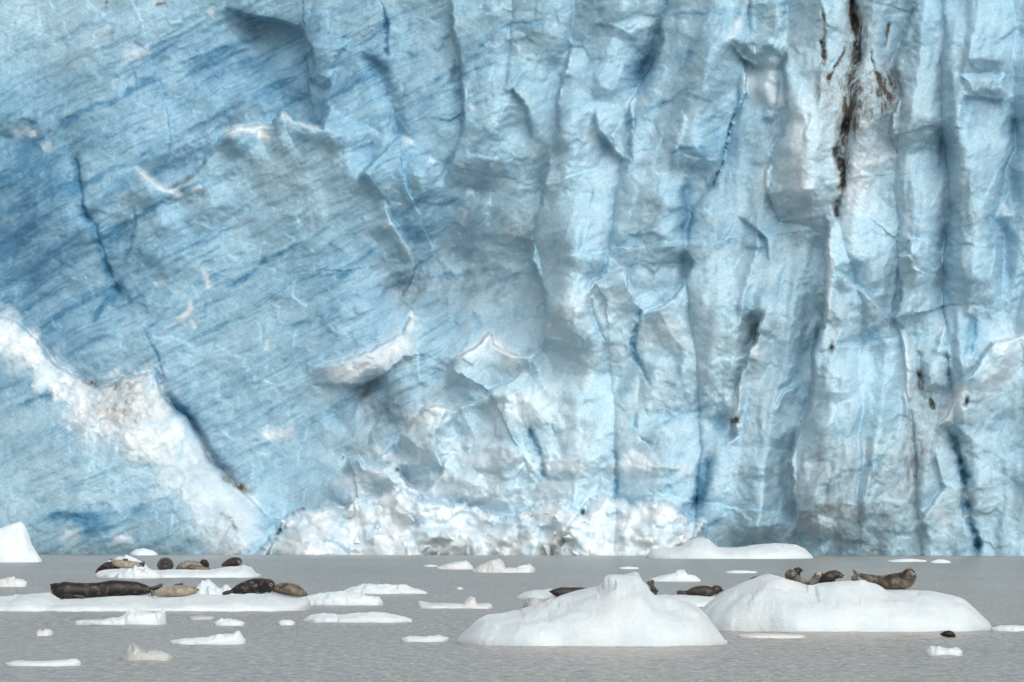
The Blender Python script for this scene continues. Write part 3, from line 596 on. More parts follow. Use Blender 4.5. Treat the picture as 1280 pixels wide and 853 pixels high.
# how clear and blue the ice is from place to place
BLUE += 0.52
for u, v, su, sv, a in ((120, 250, 330, 230, 0.14), (340, 235, 85, 62, -0.17), (330, 110, 60, 30, 0.12), (20, 200, 80, 80, 0.2), (10, 330, 60, 60, 0.14), (330, 60, 110, 70, 0.16), (40, 340, 120, 90, 0.10), (60, 30, 130, 50, -0.14), (520, 120, 120, 110, 0.08), (480, 350, 160, 80, 0.10), (760, 420, 200, 220, -0.14), (740, 150, 110, 150, -0.04),
                        (620, 560, 180, 110, -0.20), (1120, 380, 180, 340, -0.08), (1010, 150, 70, 130, -0.16), (1070, 230, 50, 80, -0.14), (960, 560, 90, 110, -0.08), (1240, 480, 60, 60, -0.12), (1180, 620, 110, 80, -0.08), (900, 180, 46, 70, 0.14), (480, 505, 50, 40, 0.28), (110, 590, 130, 50, -0.09), (118, 657, 26, 16, 0.38), (90, 646, 30, 7, 0.3), (170, 640, 50, 5, 0.2), (200, 640, 200, 60, 0.02), (300, 560, 120, 60, -0.04), (340, 300, 130, 90, -0.02),
                        (690, 60, 130, 70, 0.03), (1060, 350, 50, 40, 0.10), (940, 300, 30, 30, 0.12), (1215, 90, 60, 120, 0.02), (850, 340, 24, 34, 0.08)):
    spot(BLUE, u, v, su, sv, a)
FOL += 0.38 + 0.26 * (1 - sstep(520, 760, U)) - 0.08 * sstep(900, 1000, U)
spot(FOL, 110, 600, 130, 70, -0.15); spot(FOL, 335, 235, 80, 60, -0.22); spot(FOL, 520, 480, 60, 60, 0.2); spot(FOL, 760, 450, 150, 120, -0.2)

SLAB = 0.0405
YB = 288.0 - 22.0 * np.clip(U, -400, 1700) / 1280.0
Y = YB - D * SLAB
X, Z = at(U, V, Y)
nr, nc = U.shape
verts = np.stack([X, Y, Z], -1).reshape(-1, 3)

# split into the parts the eye can tell apart
fc_u = 0.25 * (WU[:-1, :-1] + WU[1:, :-1] + WU[:-1, 1:] + WU[1:, 1:]); fc_v = 0.25 * (WV[:-1, :-1] + WV[1:, :-1] + WV[:-1, 1:] + WV[1:, 1:])
part = np.zeros(fc_u.shape, int)
PARTS = [('ice_cliff', None, None),
         ('ice_pillar', [(983, -200), (984, 140), (968, 190), (957, 212), (955, 232), (976, 275), (1031, 285), (1030, 371), (1019, 440), (1011, 508), (992, 573), (994, 615), (998, 643), (983, 720), (1222, 720), (1222, 677), (1205, 618), (1208, 595), (1182, 534), (1150, 480), (1132, 412), (1118, 396), (1125, 371), (1122, 320), (1140, 300), (1120, 190), (1112, 141), (1118, 76), (1146, -5), (1146, -200)], 'broad pale ice pillar with brown dirt cracks'),
         ('ice_column', [(1146, -200), (1146, -5), (1118, 76), (1112, 141), (1120, 190), (1140, 300), (1122, 320), (1125, 371), (1118, 396), (1132, 412), (1150, 450), (1182, 402), (1181, 343), (1185, 239), (1177, 150), (1170, -200)], 'smooth blue-grey ice column right of the dirt cracks'),
         ('ice_lobe', [(1700, 415), (1290, 419), (1241, 426), (1230, 441), (1203, 478), (1166, 540), (1182, 534), (1208, 595), (1205, 618), (1222, 677), (1222, 720), (1700, 720)], 'bulging pale ice lobe at the lower right'),
         ('ice_lobe', [(556, 482), (571, 447), (601, 430), (613, 418), (640, 441), (678, 434), (652, 462), (636, 476), (590, 505), (560, 520)], 'snow-capped ice bulge in the middle'),
         ('ice_lobe', [(494, 582), (496, 556), (517, 525), (543, 506), (572, 521), (590, 505), (652, 462), (678, 434), (740, 360), (780, 337), (803, 382), (792, 433), (806, 472), (768, 560), (771, 640), (640, 660), (540, 640)], 'large rounded pale blue lobe above the fallen ice'),
         ('ice_spur', SPUR, 'blue ice spur with a white snow-covered crest'),
         ('heap', APRON, None)]
for k, (nm, poly, lb) in enumerate(PARTS):
    if poly: part[inside(poly, fc_u, fc_v)] = k
idx = np.arange(nr * nc).reshape(nr, nc)
quads = np.stack([idx[:-1, :-1], idx[1:, :-1], idx[1:, 1:], idx[:-1, 1:]], -1)
# vertex normals of the whole face, so that the parts shade as one surface
gy, gx = np.zeros_like(verts), np.zeros_like(verts)
P3 = verts.reshape(nr, nc, 3)
du = np.zeros_like(P3); dv = np.zeros_like(P3)
du[:, 1:-1] = P3[:, 2:] - P3[:, :-2]; du[:, 0] = P3[:, 1] - P3[:, 0]; du[:, -1] = P3[:, -1] - P3[:, -2]
dv[1:-1] = P3[2:] - P3[:-2]; dv[0] = P3[1] - P3[0]; dv[-1] = P3[-1] - P3[-2]
NRM = np.cross(dv, du).reshape(-1, 3); NRM /= np.linalg.norm(NRM, axis=1, keepdims=True) + 1e-12
ATTR = np.stack([np.clip(BLUE, 0, 1.2), np.clip(SNOW, 0, 1), np.clip(DIRT_SHADE, 0, 1.3), np.clip(FOL, 0, 1.3)], -1).reshape(-1, 4)

glacier = empty('glacier', (0, 280, 0))
prop(glacier, 'towering blue glacier front with fluted columns and slanting bands rising from the water', kind='structure')
heap = empty('fallen_ice_heap', (0, 277, 0))
prop(heap, 'long low heap of white broken ice piled against the foot of the glacier', 'ice rubble')
def grid_part(name, q, parent, label=None):
    used, inv = np.unique(q.reshape(-1), return_inverse=True)
    me = bpy.data.meshes.new(name); nq = len(q)
    off = np.array(parent.location)
    me.vertices.add(len(used)); me.vertices.foreach_set('co', (verts[used] - off).astype(np.float32).ravel())
    me.loops.add(nq * 4); me.loops.foreach_set('vertex_index', inv.astype(np.int32).ravel())
    me.polygons.add(nq); me.polygons.foreach_set('loop_start', np.arange(0, nq * 4, 4, dtype=np.int32))
    me.polygons.foreach_set('use_smooth', np.ones(nq, bool))
    me.update(calc_edges=True)
    a = me.attributes.new('ice', 'FLOAT_COLOR', 'POINT'); a.data.foreach_set('color', ATTR[used].astype(np.float32).ravel())
    me.materials.append(M_GLACIER)
    me.normals_split_custom_set_from_vertices(NRM[used].astype(np.float32))
    o = bpy.data.objects.new(name, me); COL.objects.link(o); o.parent = parent
    if label: o['label'] = label
    return o
for k, (nm, poly, lb) in enumerate(PARTS):
    q = quads[part == k]
    if not len(q): continue
    if nm == 'heap': grid_part('ice_mound', q, heap)
    else: grid_part(nm, q, glacier, lb)
# top and back of the glacier
top = P3[0]; sel = list(range(0, nc, 12)) + [nc - 1]
tv, tf = [], []
rows = [(0, 0), (4, 0.8), (12, 1.6), (60, 6), (400, 25)]
for k, (dy_, dz_) in enumerate(rows):
    for i in sel:
        p = top[i]; tv.append((p[0], p[1] + dy_ + (0.02 if k == 0 else 0) - 280, p[2] + dz_ + (0 if k == 0 else 0.6 * float(perlin(p[0] / 3 + k, p[1] / 3, 5)))))
n_ = len(sel)
for k in range(len(rows) - 1):
    for i in range(n_ - 1): tf.append((k * n_ + i, k * n_ + i + 1, (k + 1) * n_ + i + 1, (k + 1) * n_ + i))
mesh_obj('glacier_top', tv, tf, M_BERG, glacier)

# loose blocks lying on the heap
rng = random.Random(7)
CHUNKS = []
def icosphere(sub):
    t = (1 + 5 ** 0.5) / 2
    vs = [Vector(p).normalized() for p in ((-1, t, 0), (1, t, 0), (-1, -t, 0), (1, -t, 0), (0, -1, t), (0, 1, t), (0, -1, -t), (0, 1, -t), (t, 0, -1), (t, 0, 1), (-t, 0, -1), (-t, 0, 1))]
    fs = [(0, 11, 5), (0, 5, 1), (0, 1, 7), (0, 7, 10), (0, 10, 11), (1, 5, 9), (5, 11, 4), (11, 10, 2), (10, 7, 6), (7, 1, 8), (3, 9, 4), (3, 4, 2), (3, 2, 6), (3, 6, 8), (3, 8, 9), (4, 9, 5), (2, 4, 11), (6, 2, 10), (8, 6, 7), (9, 8, 1)]
    for _ in range(sub):
        mid = {}; nf = []
        def mp(a, b):
            k = (min(a, b), max(a, b))
            if k not in mid: mid[k] = len(vs); vs.append((vs[a] + vs[b]).normalized())
            return mid[k]
        for a, b, c in fs:
            x, y, z = mp(a, b), mp(b, c), mp(c, a); nf += [(a, x, z), (b, y, x), (c, z, y), (x, y, z)]
        fs = nf
    return vs, fs
for k in range(9):
    bm = bmesh.new()
    for _ in range(13):
        p = Vector((rng.gauss(0, 1), rng.gauss(0, 1), rng.gauss(0, 1))).normalized() * rng.uniform(0.75, 1.1)
        bm.verts.new((p.x * 1.2, p.y, p.z * 0.85))
    r_ = bmesh.ops.convex_hull(bm, input=bm.verts)
    bmesh.ops.delete(bm, geom=[v_ for v_ in bm.verts if not v_.link_faces], context='VERTS')
    me = bpy.data.meshes.new('ice_block'); bm.to_mesh(me); bm.free(); me.materials.append(M_CHUNK); CHUNKS.append(me)
apron_a = np.array(APRON); cnt = 0
while cnt < 46:
    u = rng.uniform(338, 876); v = rng.uniform(620, 693)
    if not bool(inside(APRON, np.array([u]), np.array([v - 2]))[0]): continue
    i = int(np.searchsorted(gu, u)); j = int(np.searchsorted(gv, v))
    if cnt % 4 == 0: # some along the upper rim
        pass
    r = rng.choice((0.18, 0.22, 0.3, 0.4, 0.55)) * rng.uniform(0.8, 1.15)
    p = P3[j, i]
    o = bpy.data.objects.new('ice_block', CHUNKS[rng.randrange(9)]); COL.objects.link(o); o.parent = heap
    o.location = (p[0], p[1] - 277 + r * 0.4, max(p[2] - 0.2 * r, 0.08)); o.rotation_euler = [rng.uniform(0, 6.28) for _ in range(3)]
    o.scale = (r, r, r * rng.uniform(0.7, 1)); cnt += 1

# ------------------------------------------------------------------ floating ice
def floe(name, label, cat, sil, vb, dep=None, mat=None, group=None, plateau=0.0, rough=1.0, front=0.5, seed=0, blunt=2.5, steep=0.55):
    """floating ice: sil = outline seen against what is behind (photo pixels), vb = row of its near waterline, dep = its extent along the view"""
    mat = mat or M_FLOE
    sil = sorted(sil)
    u0, u1 = sil[0][0], sil[-1][0]
    yf = water_y(vb); wid = (u1 - u0) * yf / F
    if dep is None: dep = min(max(0.6 * wid, 0.35), 2.2)
    df = dep * front; db = dep * (1 - front)
    yc = yf + df
    nu = int(min(max((u1 - u0) * 0.9, 18), 260)); s = np.linspace(-1, 1, nu); uu = u0 + (s + 1) / 2 * (u1 - u0)
    px = np.array([p[0] for p in sil], float); pv = np.array([p[1] for p in sil], float)
    vt0 = np.interp(uu, px, pv); ker = np.exp(-np.linspace(-2, 2, max(5, nu // 9) | 1) ** 2); ker /= ker.sum()
    vs_ = np.convolve(np.pad(vt0, len(ker) // 2, mode='edge'), ker, 'valid')
    vt = vt0 + rough * (0.8 * perlin(uu / 9.0, uu * 0 + seed, 91 + seed) + 0.5 * perlin(uu / 3.5, uu * 0 + seed, 92 + seed)) * np.clip(np.interp(uu, px, vb - pv) / 10, 0.2, 1)
    cx = np.array([at(a, b, yc)[0] for a, b in zip(uu, vt)]); H = np.array([at(a, b, yc)[1] for a, b in zip(uu, vt)])
    H = np.maximum(H, 0.012)
    Hs = np.maximum(np.array([at(a, b, yc)[1] for a, b in zip(uu, vs_)]), 0.012)
    shp = np.clip(1 - np.abs(s) ** blunt, 0.0, 1) ** 0.5 * 0.85 + 0.15
    tf = list(np.linspace(0, 1, 16) ** 1.25); rows = []
    fj = 1 + 0.08 * fbm(uu / 130, uu * 0 + 3.3, 95 + seed, 3)
    for t in tf:
        y = yc - df * shp * fj * (1 - t); q = t ** 5; z = (H * q + np.minimum(Hs, H * 1.08) * (1 - q)) * (1 - (1 - t) ** 2.2) ** steep
        rows.append((y, z, t))
    if plateau:
        for q in np.linspace(0, 1, 7)[1:]: rows.append((yc + plateau * q + 0 * shp, H * (1 - 0.02 * q), 1.0))
    for t in np.linspace(0, 1, 11)[1:]:
        rows.append((yc + plateau + db * shp * t, H * np.clip(1 - t ** 2.2, 0, 1) ** 0.6 * (0.98 if plateau else 1), 1.0))
    V3 = []
    sc = min(max(wid, 0.5), 3.0)
    for k, (y, z, t) in enumerate(rows):
        x = cx
        amp = (0.12 + 0.88 * rough) * np.minimum(H, 0.45) * 0.34 * (min(1, 4 * t) * min(1, 3 * (1 - t))) if t < 1 else 0.0
        n1 = fbm(cx / (0.16 * sc) + seed, y / (0.16 * sc), 97 + seed, 3); n2 = fbm(cx / (0.16 * sc), y / (0.16 * sc) + 9, 98 + seed, 3)
        bx_, by_, dd_, ra, rb = cells(cx / (0.2 * sc) + seed, y / (0.2 * sc) + z * 3, 99 + seed)
        zz = z + amp * (n1 * 0.7 + (ra - 0.5) * 1.6 * bx_ + (rb - 0.5) * 1.6 * by_)
        yy = y + rough * 0.03 * sc * n2 * (1 if 0 < t < 1 else 0.4)
        V3.append(np.stack([x + 0.02 * sc * rough * n2 * (0 if k == len(tf) - 1 else 1) * (1 - s ** 8), yy, np.maximum(zz, 0.004 if t > 0 else 0.0)], -1))
    nrw = len(V3)
    ring = V3[0].copy(); ring[:, 2] = -0.15; ring2 = V3[-1].copy(); ring2[:, 2] = -0.15
    V3[-1][:, 2] = 0.0
    V3 = [ring] + V3 + [ring2]; nrw += 2
    Vf = np.concatenate(V3); o3 = np.array([cx.mean(), yc, 0.0]); Vf = Vf - o3
    fs = [(k * nu + i, k * nu + i + 1, (k + 1) * nu + i + 1, (k + 1) * nu + i) for k in range(nrw - 1) for i in range(nu - 1)]
    for i in range(nu - 1): fs.append((i + 1, i, (nrw - 1) * nu + i, (nrw - 1) * nu + i + 1))
    fs.append(tuple(k * nu for k in range(nrw - 1, -1, -1))); fs.append(tuple(k * nu + nu - 1 for k in range(nrw)))
    o = mesh_obj(name, Vf, fs, mat); o.location = tuple(o3)
    bm = bmesh.new(); bm.from_mesh(o.data); bmesh.ops.recalc_face_normals(bm, faces=bm.faces); bm.to_mesh(o.data); bm.free()
    prop(o, label, cat, group)
    return o, yc

G_F = 'ice floes drifting in the grey water'
fl = lambda label, sil, vb, **k: floe('ice_floe', label, 'ice floe', sil, vb, group=G_F, **k)

F1, Y1 = floe('ice_floe', 'large smooth white floe with a tilted peak, in the near middle of the water', 'ice floe',
    [(571, 800), (577, 793), (590, 781), (600, 773), (612, 768), (636, 766), (660, 760), (684, 754), (700, 745), (716, 740), (736, 735), (752, 733), (755, 722), (760, 719), (775, 720), (786, 717), (794, 714.5), (798, 716), (802, 724), (812, 738), (820, 745), (845, 749), (868, 755), (880, 765), (892, 781), (901, 794), (908, 803)], 806, dep=3.0, group=G_F, seed=1, front=0.55, steep=0.6, rough=0.3)
F2, Y2 = floe('ice_floe', 'broad white hump-backed floe at the right carrying the huddle of seals', 'ice floe',
    [(872, 770), (885, 757), (900, 746), (912, 738), (935, 727), (950, 721), (962, 717.5), (972, 720), (985, 725), (1000, 729), (1012, 733), (1026, 729), (1045, 727), (1065, 726), (1078, 726), (1085, 729), (1098, 734), (1108, 739), (1125, 737.5), (1145, 738), (1165, 739), (1185, 743), (1205, 749), (1218, 760), (1230, 772), (1237, 780)], 788, dep=3.2, group=G_F, plateau=0.9, seed=2, front=0.5, steep=0.6, rough=0.3)
F5, Y5 = floe('ice_floe', 'long flat white floe at the left under the big dark seal and three others', 'ice floe',
    [(-60, 752), (-20, 748), (0, 747), (20, 745), (45, 742), (62, 741), (75, 750), (100, 749), (140, 746), (185, 745), (192, 748), (215, 748), (240, 745), (248, 743), (270, 744), (280, 744), (340, 743), (350, 745), (368, 748.5), (380, 746), (386, 752)], 763, dep=3.6, group=G_F, plateau=0.55, seed=3, front=0.5, rough=0.7, blunt=6)
F30, Y30 = floe('ice_floe', 'far flat white floe at the left with a cluster of small-looking seals', 'ice floe',
    [(119, 719), (124, 714), (135, 712), (150, 711), (175, 712), (200, 713), (230, 712.5), (262, 712.5), (280, 709.5), (300, 708), (310, 709), (316, 716), (324, 719)], 721.5, dep=3.4, group=G_F, plateau=0.9, seed=4, front=0.4, rough=0.7, blunt=5)
F3, Y3 = floe('ice_floe', 'low white floe behind the peaked floe, with a dark seal head on its left part', 'ice floe',
    [(646, 747), (655, 741), (668, 738), (690, 737), (720, 736), (760, 735), (790, 738), (800, 745)], 748.5, dep=2.4, group=G_F, plateau=0.6, seed=5, rough=0.6, blunt=4)
F4, Y4 = floe('ice_floe', 'low white floe between the two large floes, carrying a dark brown seal', 'ice floe',
    [(780, 752), (792, 745), (815, 744), (840, 744), (870, 745), (890, 746), (905, 748), (915, 754)], 757.5, dep=2.4, group=G_F, plateau=0.6, seed=6, rough=0.5, blunt=4)

prop(floe('ice_ridge', None, None, [(236, 748), (243, 736), (250, 729), (253.5, 726.5), (257, 731), (262, 727), (270, 732), (277, 738), (280, 731.5), (287, 734.5), (296, 741), (304, 747)], 753.5, dep=0.7, seed=7, rough=1.0)[0])
RIDGE = bpy.data.objects['ice_ridge']
fl('nearer of two touching white floes just right of the tan seal', [(376, 752), (385, 745), (400, 742), (425, 739), (445, 741), (460, 745), (474, 746), (479, 753)], 755.5, seed=8)
fl('farther of two touching white floes right of the tan seal', [(428, 740), (440, 734), (458, 730), (475, 731.5), (490, 731), (510, 733), (520, 736), (534, 740)], 741.5, seed=9)
fl('low lumpy white floe below the tan seal and its neighbour, alone in open water', [(379, 775), (388, 769), (405, 767), (430, 769), (440, 767), (470, 765), (490, 768), (505, 771), (515, 774)], 776.5, seed=10)
fl('grey slab of ice with one small upright tooth', [(522, 757), (523, 751), (540, 754), (560, 754), (580, 755), (581, 752), (588, 745.5), (594, 747), (595, 755), (612, 754), (616, 758)], 759.5, mat=M_GREY, seed=11, rough=0.5, blunt=8)
fl('white floe with a jagged raised right end, below the big dark seal', [(93, 777), (105, 775), (130, 775), (145, 772), (158, 769), (164, 764), (172, 761), (180, 764), (192, 767), (200, 764), (206, 763), (208, 774)], 779.5, seed=12, rough=1.4)
fl('wedge-shaped white floe with a raised pointed right end, in the lower left water', [(212, 801), (230, 798), (255, 797), (275, 793), (290, 792), (299, 789), (303, 795), (307, 800)], 803.5, seed=13, rough=0.8)
fl('small flat white floe under the mottled seal, the larger of two in that row', [(267, 778), (275, 774), (287, 773.5), (297, 775), (306, 778)], 780.5, seed=14)
fl('very small flat white floe in the row under the tan seal', [(347, 778), (355, 775), (362, 775), (369, 778)], 779.5, seed=15)
fl('thin white strip of ice left of the peaked floe', [(502, 798), (512, 795), (530, 796), (548, 794), (561, 797)], 800.5, seed=16, rough=0.6)
fl('thin white strip of ice at the bottom left corner of the water', [(7, 829), (20, 826), (50, 826.5), (80, 825), (95, 823.5), (101, 827)], 830.5, seed=17, rough=0.6)
fl('clear melting lump of ice standing above a flat clear shelf, bottom left', [(150, 821), (156, 815), (160, 808), (165, 804.5), (170, 806), (176, 811), (184, 814), (194, 812), (203, 814), (212, 817), (217, 822)], 823.5, mat=M_CLEAR, seed=18, rough=0.6)
fl('tiny broken piece of white ice below the left end of the long floe', [(44, 791), (49, 787), (53, 789), (57, 786), (62, 787), (67, 790)], 793, mat=M_GREY, seed=19, rough=1.2)
fl('grey mushy floe at the left edge above the long floe', [(-20, 729), (0, 724), (15, 723), (28, 724), (34, 728)], 733, mat=M_GREY, seed=20)
floe('iceberg', 'tall pale blue iceberg with a pointed top at the left edge', 'iceberg', [(-30, 690), (-10, 668), (0, 661), (12, 656), (26, 652), (31, 656), (36, 668), (39, 680), (45, 690), (52, 700)], 702.5, dep=2.2, mat=M_BERG, seed=21, rough=0.35, steep=0.75)
fl('low wedge of grey-white ice, left of the floe with a rounded block', [(546, 709), (558, 705), (570, 702.5), (584, 701), (588, 705), (592, 709)], 711.3, mat=M_GREY, seed=22, rough=0.5)
fl('grey-white floe with a rounded block at its left and crumbs at its right', [(590, 713), (600, 707), (612, 701), (624, 698.5), (629, 703), (631, 710), (645, 710), (650, 707), (658, 706.5), (663, 706), (669, 711)], 715.3, mat=M_GREY, seed=23, rough=0.8)
fl('small white floe with a square block on top, behind the peaked floe', [(813, 724), (825, 720), (840, 717), (845, 716), (846, 712.5), (856, 712.5), (858, 718), (868, 719), (876, 725)], 726.3, seed=24, rough=0.4)
floe('iceberg', 'long low white iceberg with a small dome at its left, lying along the glacier foot', 'iceberg', [(808, 695), (815, 686), (838, 685), (850, 683), (862, 675), (874, 672), (886, 674), (896, 684), (920, 685), (945, 681), (970, 679), (995, 681), (1006, 686), (1016, 696)], 698.2, dep=5.5, mat=M_FLOE, seed=25, rough=0.25)
fl('small white floe right of the swimming seal, in the lower right water', [(1157, 814), (1163, 808), (1172, 808.5), (1185, 811), (1196, 809), (1203, 815)], 817.5, seed=26, rough=1.1)
fl('flat white floe cut by the right edge of the view', [(1239, 785), (1252, 782), (1270, 782), (1285, 783), (1300, 785)], 787.5, seed=27)
fl('thin white sliver of ice behind the huddle of seals, to their left', [(907, 714.5), (918, 713), (935, 713.5), (946, 714.5)], 716, seed=28, rough=0.4)
fl('thin white sliver of ice above the tip of the peaked floe', [(774, 709.5), (785, 708.3), (798, 709.5)], 710.8, seed=29, rough=0.4)
fl('thin white sliver at the foot of the glacier above the large tan-faced seal', [(1110, 700.5), (1125, 699), (1140, 698.5), (1158, 700.5)], 702, seed=30, rough=0.4)
fl('tiny white bit of ice at the foot of the glacier, far right', [(1163, 702), (1172, 699.5), (1180, 699.5), (1188, 702)], 703.6, seed=31, rough=0.4)
fl('small rounded pale lump of ice behind the far seals, at the foot of the spur', [(163, 691), (170, 687), (180, 685.5), (190, 688), (197, 692)], 694, dep=2.5, mat=M_BERG, seed=32, rough=0.3)
fl('white hummock of ice just behind the pale seal on the far floe', [(128, 708), (136, 701), (146, 697), (158, 695), (170, 698), (180, 704), (186, 710)], 712.5, dep=1.2, seed=33, rough=0.4)
fl('tiny sliver left of the low grey wedge of ice', [(530, 707), (538, 705.8), (547, 707)], 708, mat=M_GREY, seed=34, rough=0.3)
fl('clear grey lump of ice tucked under the floe with the dark seal head', [(654, 757), (658, 749), (668, 747.5), (680, 749), (695, 747.5), (705, 750), (712, 757)], 759, mat=M_CLEAR, seed=35, rough=1.2)
fl('tiny flat bit of ice on the water between the tan seal and the far floes', [(570, 735), (574, 734), (579, 735)], 735.8, seed=37, rough=0.3)
fl('thin strip of pale slush at the foot of the broad right-hand floe', [(922, 793.5), (945, 792), (975, 792.5), (1006, 794)], 796, mat=M_GREY, seed=40, rough=0.4)
fl('faint grey crumb of ice near the jagged left floe', [(235, 771), (250, 769.5), (268, 771)], 773, mat=M_CLEAR, seed=38, rough=0.5)
RIDGE.parent = F5; RIDGE.matrix_parent_inverse = Matrix.Translation(-F5.location)
rl = floe('ice_ridge', None, None, [(143, 721), (150, 716), (160, 713), (170, 709), (178, 713), (186, 711), (194, 714), (202, 720)], 722.3, dep=0.9, seed=36, rough=1.2)[0]
rl.parent = F30; rl.matrix_parent_inverse = Matrix.Translation(-F30.location)
rl = floe('ice_ridge', None, None, [(292, 718), (298, 709), (306, 706.5), (311, 709), (316, 718)], 720.3, dep=0.7, seed=39, rough=0.6)[0]
rl.parent = F30; rl.matrix_parent_inverse = Matrix.Translation(-F30.location)

# ------------------------------------------------------------------ seals
def catmull(P, n):
    out = []
    P = [2 * P[0] - P[1]] + P + [2 * P[-1] - P[-2]]
    for i in range(1, len(P) - 2):
        for k in range(n):
            t = k / n; a, b, c, d = P[i - 1], P[i], P[i + 1], P[i + 2]
            out.append(0.5 * ((2 * b) + (c - a) * t + (2 * a - 5 * b + 4 * c - d) * t * t + (3 * b - a - 3 * c + d) * t ** 3))
    out.append(P[-2]); return out

def seal(label, fur, spine, Y, head_end=None, eyes=(), nose=None, muzzle=None, flips=(), hinds=(), zoom=None, wf=1.12, flat=0.0):
    """spine: (u, v, radius in px[, nearer in m]) from tail to nose; eyes, nose: (u, v, r px, nearer in radii)
       flips / hinds: lists of (from (u,v), to (u,v), width px, nearer m)"""
    ox, oy, sc = zoom or (0, 0, 1.0)
    T = lambda p: (ox + p[0] / sc, oy + p[1] / sc)
    k = Y / F
    pts = []
    for q in spine:
        u, v = T(q); dy = q[3] if len(q) > 3 else 0.0
        x, z = at(u, v, Y - dy); pts.append(np.array([x, Y - dy, z, q[2] / sc * k]))
    C = catmull(pts, 6)
    base = np.array([np.mean([c[0] for c in C]), Y, min(c[2] - c[3] for c in C)])
    root = empty('seal', tuple(base)); prop(root, label, 'seal', 'seals resting on the floating ice')
    V, Fc, bel = [], [], []
    n = 20
    for i, c in enumerate(C):
        a = C[max(i - 1, 0)]; b = C[min(i + 1, len(C) - 1)]
        t = Vector((b - a)[:3]).normalized()
        side = t.cross(Vector((0, 0, 1)))
        if side.length < 0.2: side = Vector((0, 1, 0)).cross(t) if abs(t.y) < 0.9 else Vector((1, 0, 0))
        side.normalize(); up = side.cross(t).normalized()
        r = max(c[3], 0.004)
        for j in range(n):
            an = 2 * math.pi * j / n; ca, sa = math.cos(an), math.sin(an)
            w = wf if sa > 0 else wf * 1.06
            jit = 1 + 0.03 * float(perlin(an * 1.3 + i * 0.4, i * 0.23, 7))
            p = Vector(c[:3]) + side * (ca * r * w * jit) + up * (sa * r * jit * (1 if sa > 0 else 0.97))
            V.append(p - Vector(base)); bel.append(max(0.0, -sa))
    m = len(C)
    for i in range(m - 1):
        for j in range(n): Fc.append((i * n + j, i * n + (j + 1) % n, (i + 1) * n + (j + 1) % n, (i + 1) * n + j))
    for i, rev in ((0, True), (m - 1, False)):
        c = C[i]; o_ = C[1] if rev else C[-2]
        d = Vector((c - o_)[:3]).normalized() * max(c[3], 0.004) * 0.55
        V.append(Vector(c[:3]) + d - Vector(base)); bel.append(0.3); ci = len(V) - 1
        for j in range(n):
            f = (i * n + j, i * n + (j + 1) % n, ci); Fc.append(f if not rev else f[::-1])
    o = mesh_obj('body', V, Fc, FUR[fur], root)
    a = o.data.attributes.new('belly', 'FLOAT', 'POINT'); a.data.foreach_set('value', np.array(bel, np.float32))
    def ball(nm, u, v, r, near, mat):
        u, v = T((u, v)); x, z = at(u, v, Y - near); r = r / sc * k
        vs, fs = icosphere(2 if r > 0.02 else 1)
        mesh_obj(nm, [(x + p.x * r - base[0], Y - near + p.y * r - base[1], z + p.z * r - base[2]) for p in vs], fs, mat, root)
    for e in eyes: ball('eye', *e, M_EYE)
    if muzzle: ball('muzzle', *muzzle[:4], FUR[muzzle[4]])
    if nose: ball('nose', *nose, M_EYE)
    def paddle(nm, A, B, w, near, mat, fan=1.0, bend=0.0):
        (ua, va), (ub, vb) = T(A), T(B)
        xa, za = at(ua, va, Y - near); xb, zb = at(ub, vb, Y - near)
        a = Vector((xa, Y - near, za)); b = Vector((xb, Y - near + 0.04 * bend, zb)); L = (b - a).length
        t = (b - a).normalized(); sd = Vector((0, 1, 0)); nr = t.cross(sd).normalized(); hw = w / sc * k
        prof = [(0, 0.55), (0.2, 0.85), (0.5, 0.95), (0.75, 0.9 * fan), (0.92, 0.72 * fan), (1.0, 0.25 * fan)]
        vs, fs = [], []
        for q, (s_, ww) in enumerate(prof):
            c = a + t * (L * s_) + nr * (bend * 0.15 * L * s_ * s_)
            th = hw * 0.38 * (1 - 0.6 * s_)
            for j in range(10):
                an = 2 * math.pi * j / 10
                scal = 1.0 + (0.14 * math.cos(j * 2 * math.pi / 2) if s_ > 0.8 else 0)
                vs.append(c + nr * (math.cos(an) * hw * ww * scal) + sd * (math.sin(an) * (th + hw * 0.2)) - Vector(base))
        for q in range(len(prof) - 1):
            for j in range(10): fs.append((q * 10 + j, q * 10 + (j + 1) % 10, (q + 1) * 10 + (j + 1) % 10, (q + 1) * 10 + j))
        fs.append(tuple(range(9, -1, -1))); fs.append(tuple(50 + j for j in range(10)))
        mesh_obj(nm, vs, fs, mat, root)
    for f in flips: paddle('fore_flipper', f[0], f[1], f[2], f[3], M_FLIP if len(f) < 5 else FUR[f[4]])
    for f in hinds: paddle('hind_flipper', f[0], f[1], f[2], f[3], M_FLIP if len(f) < 5 else FUR[f[4]], 1.25, 0.4)
    return root

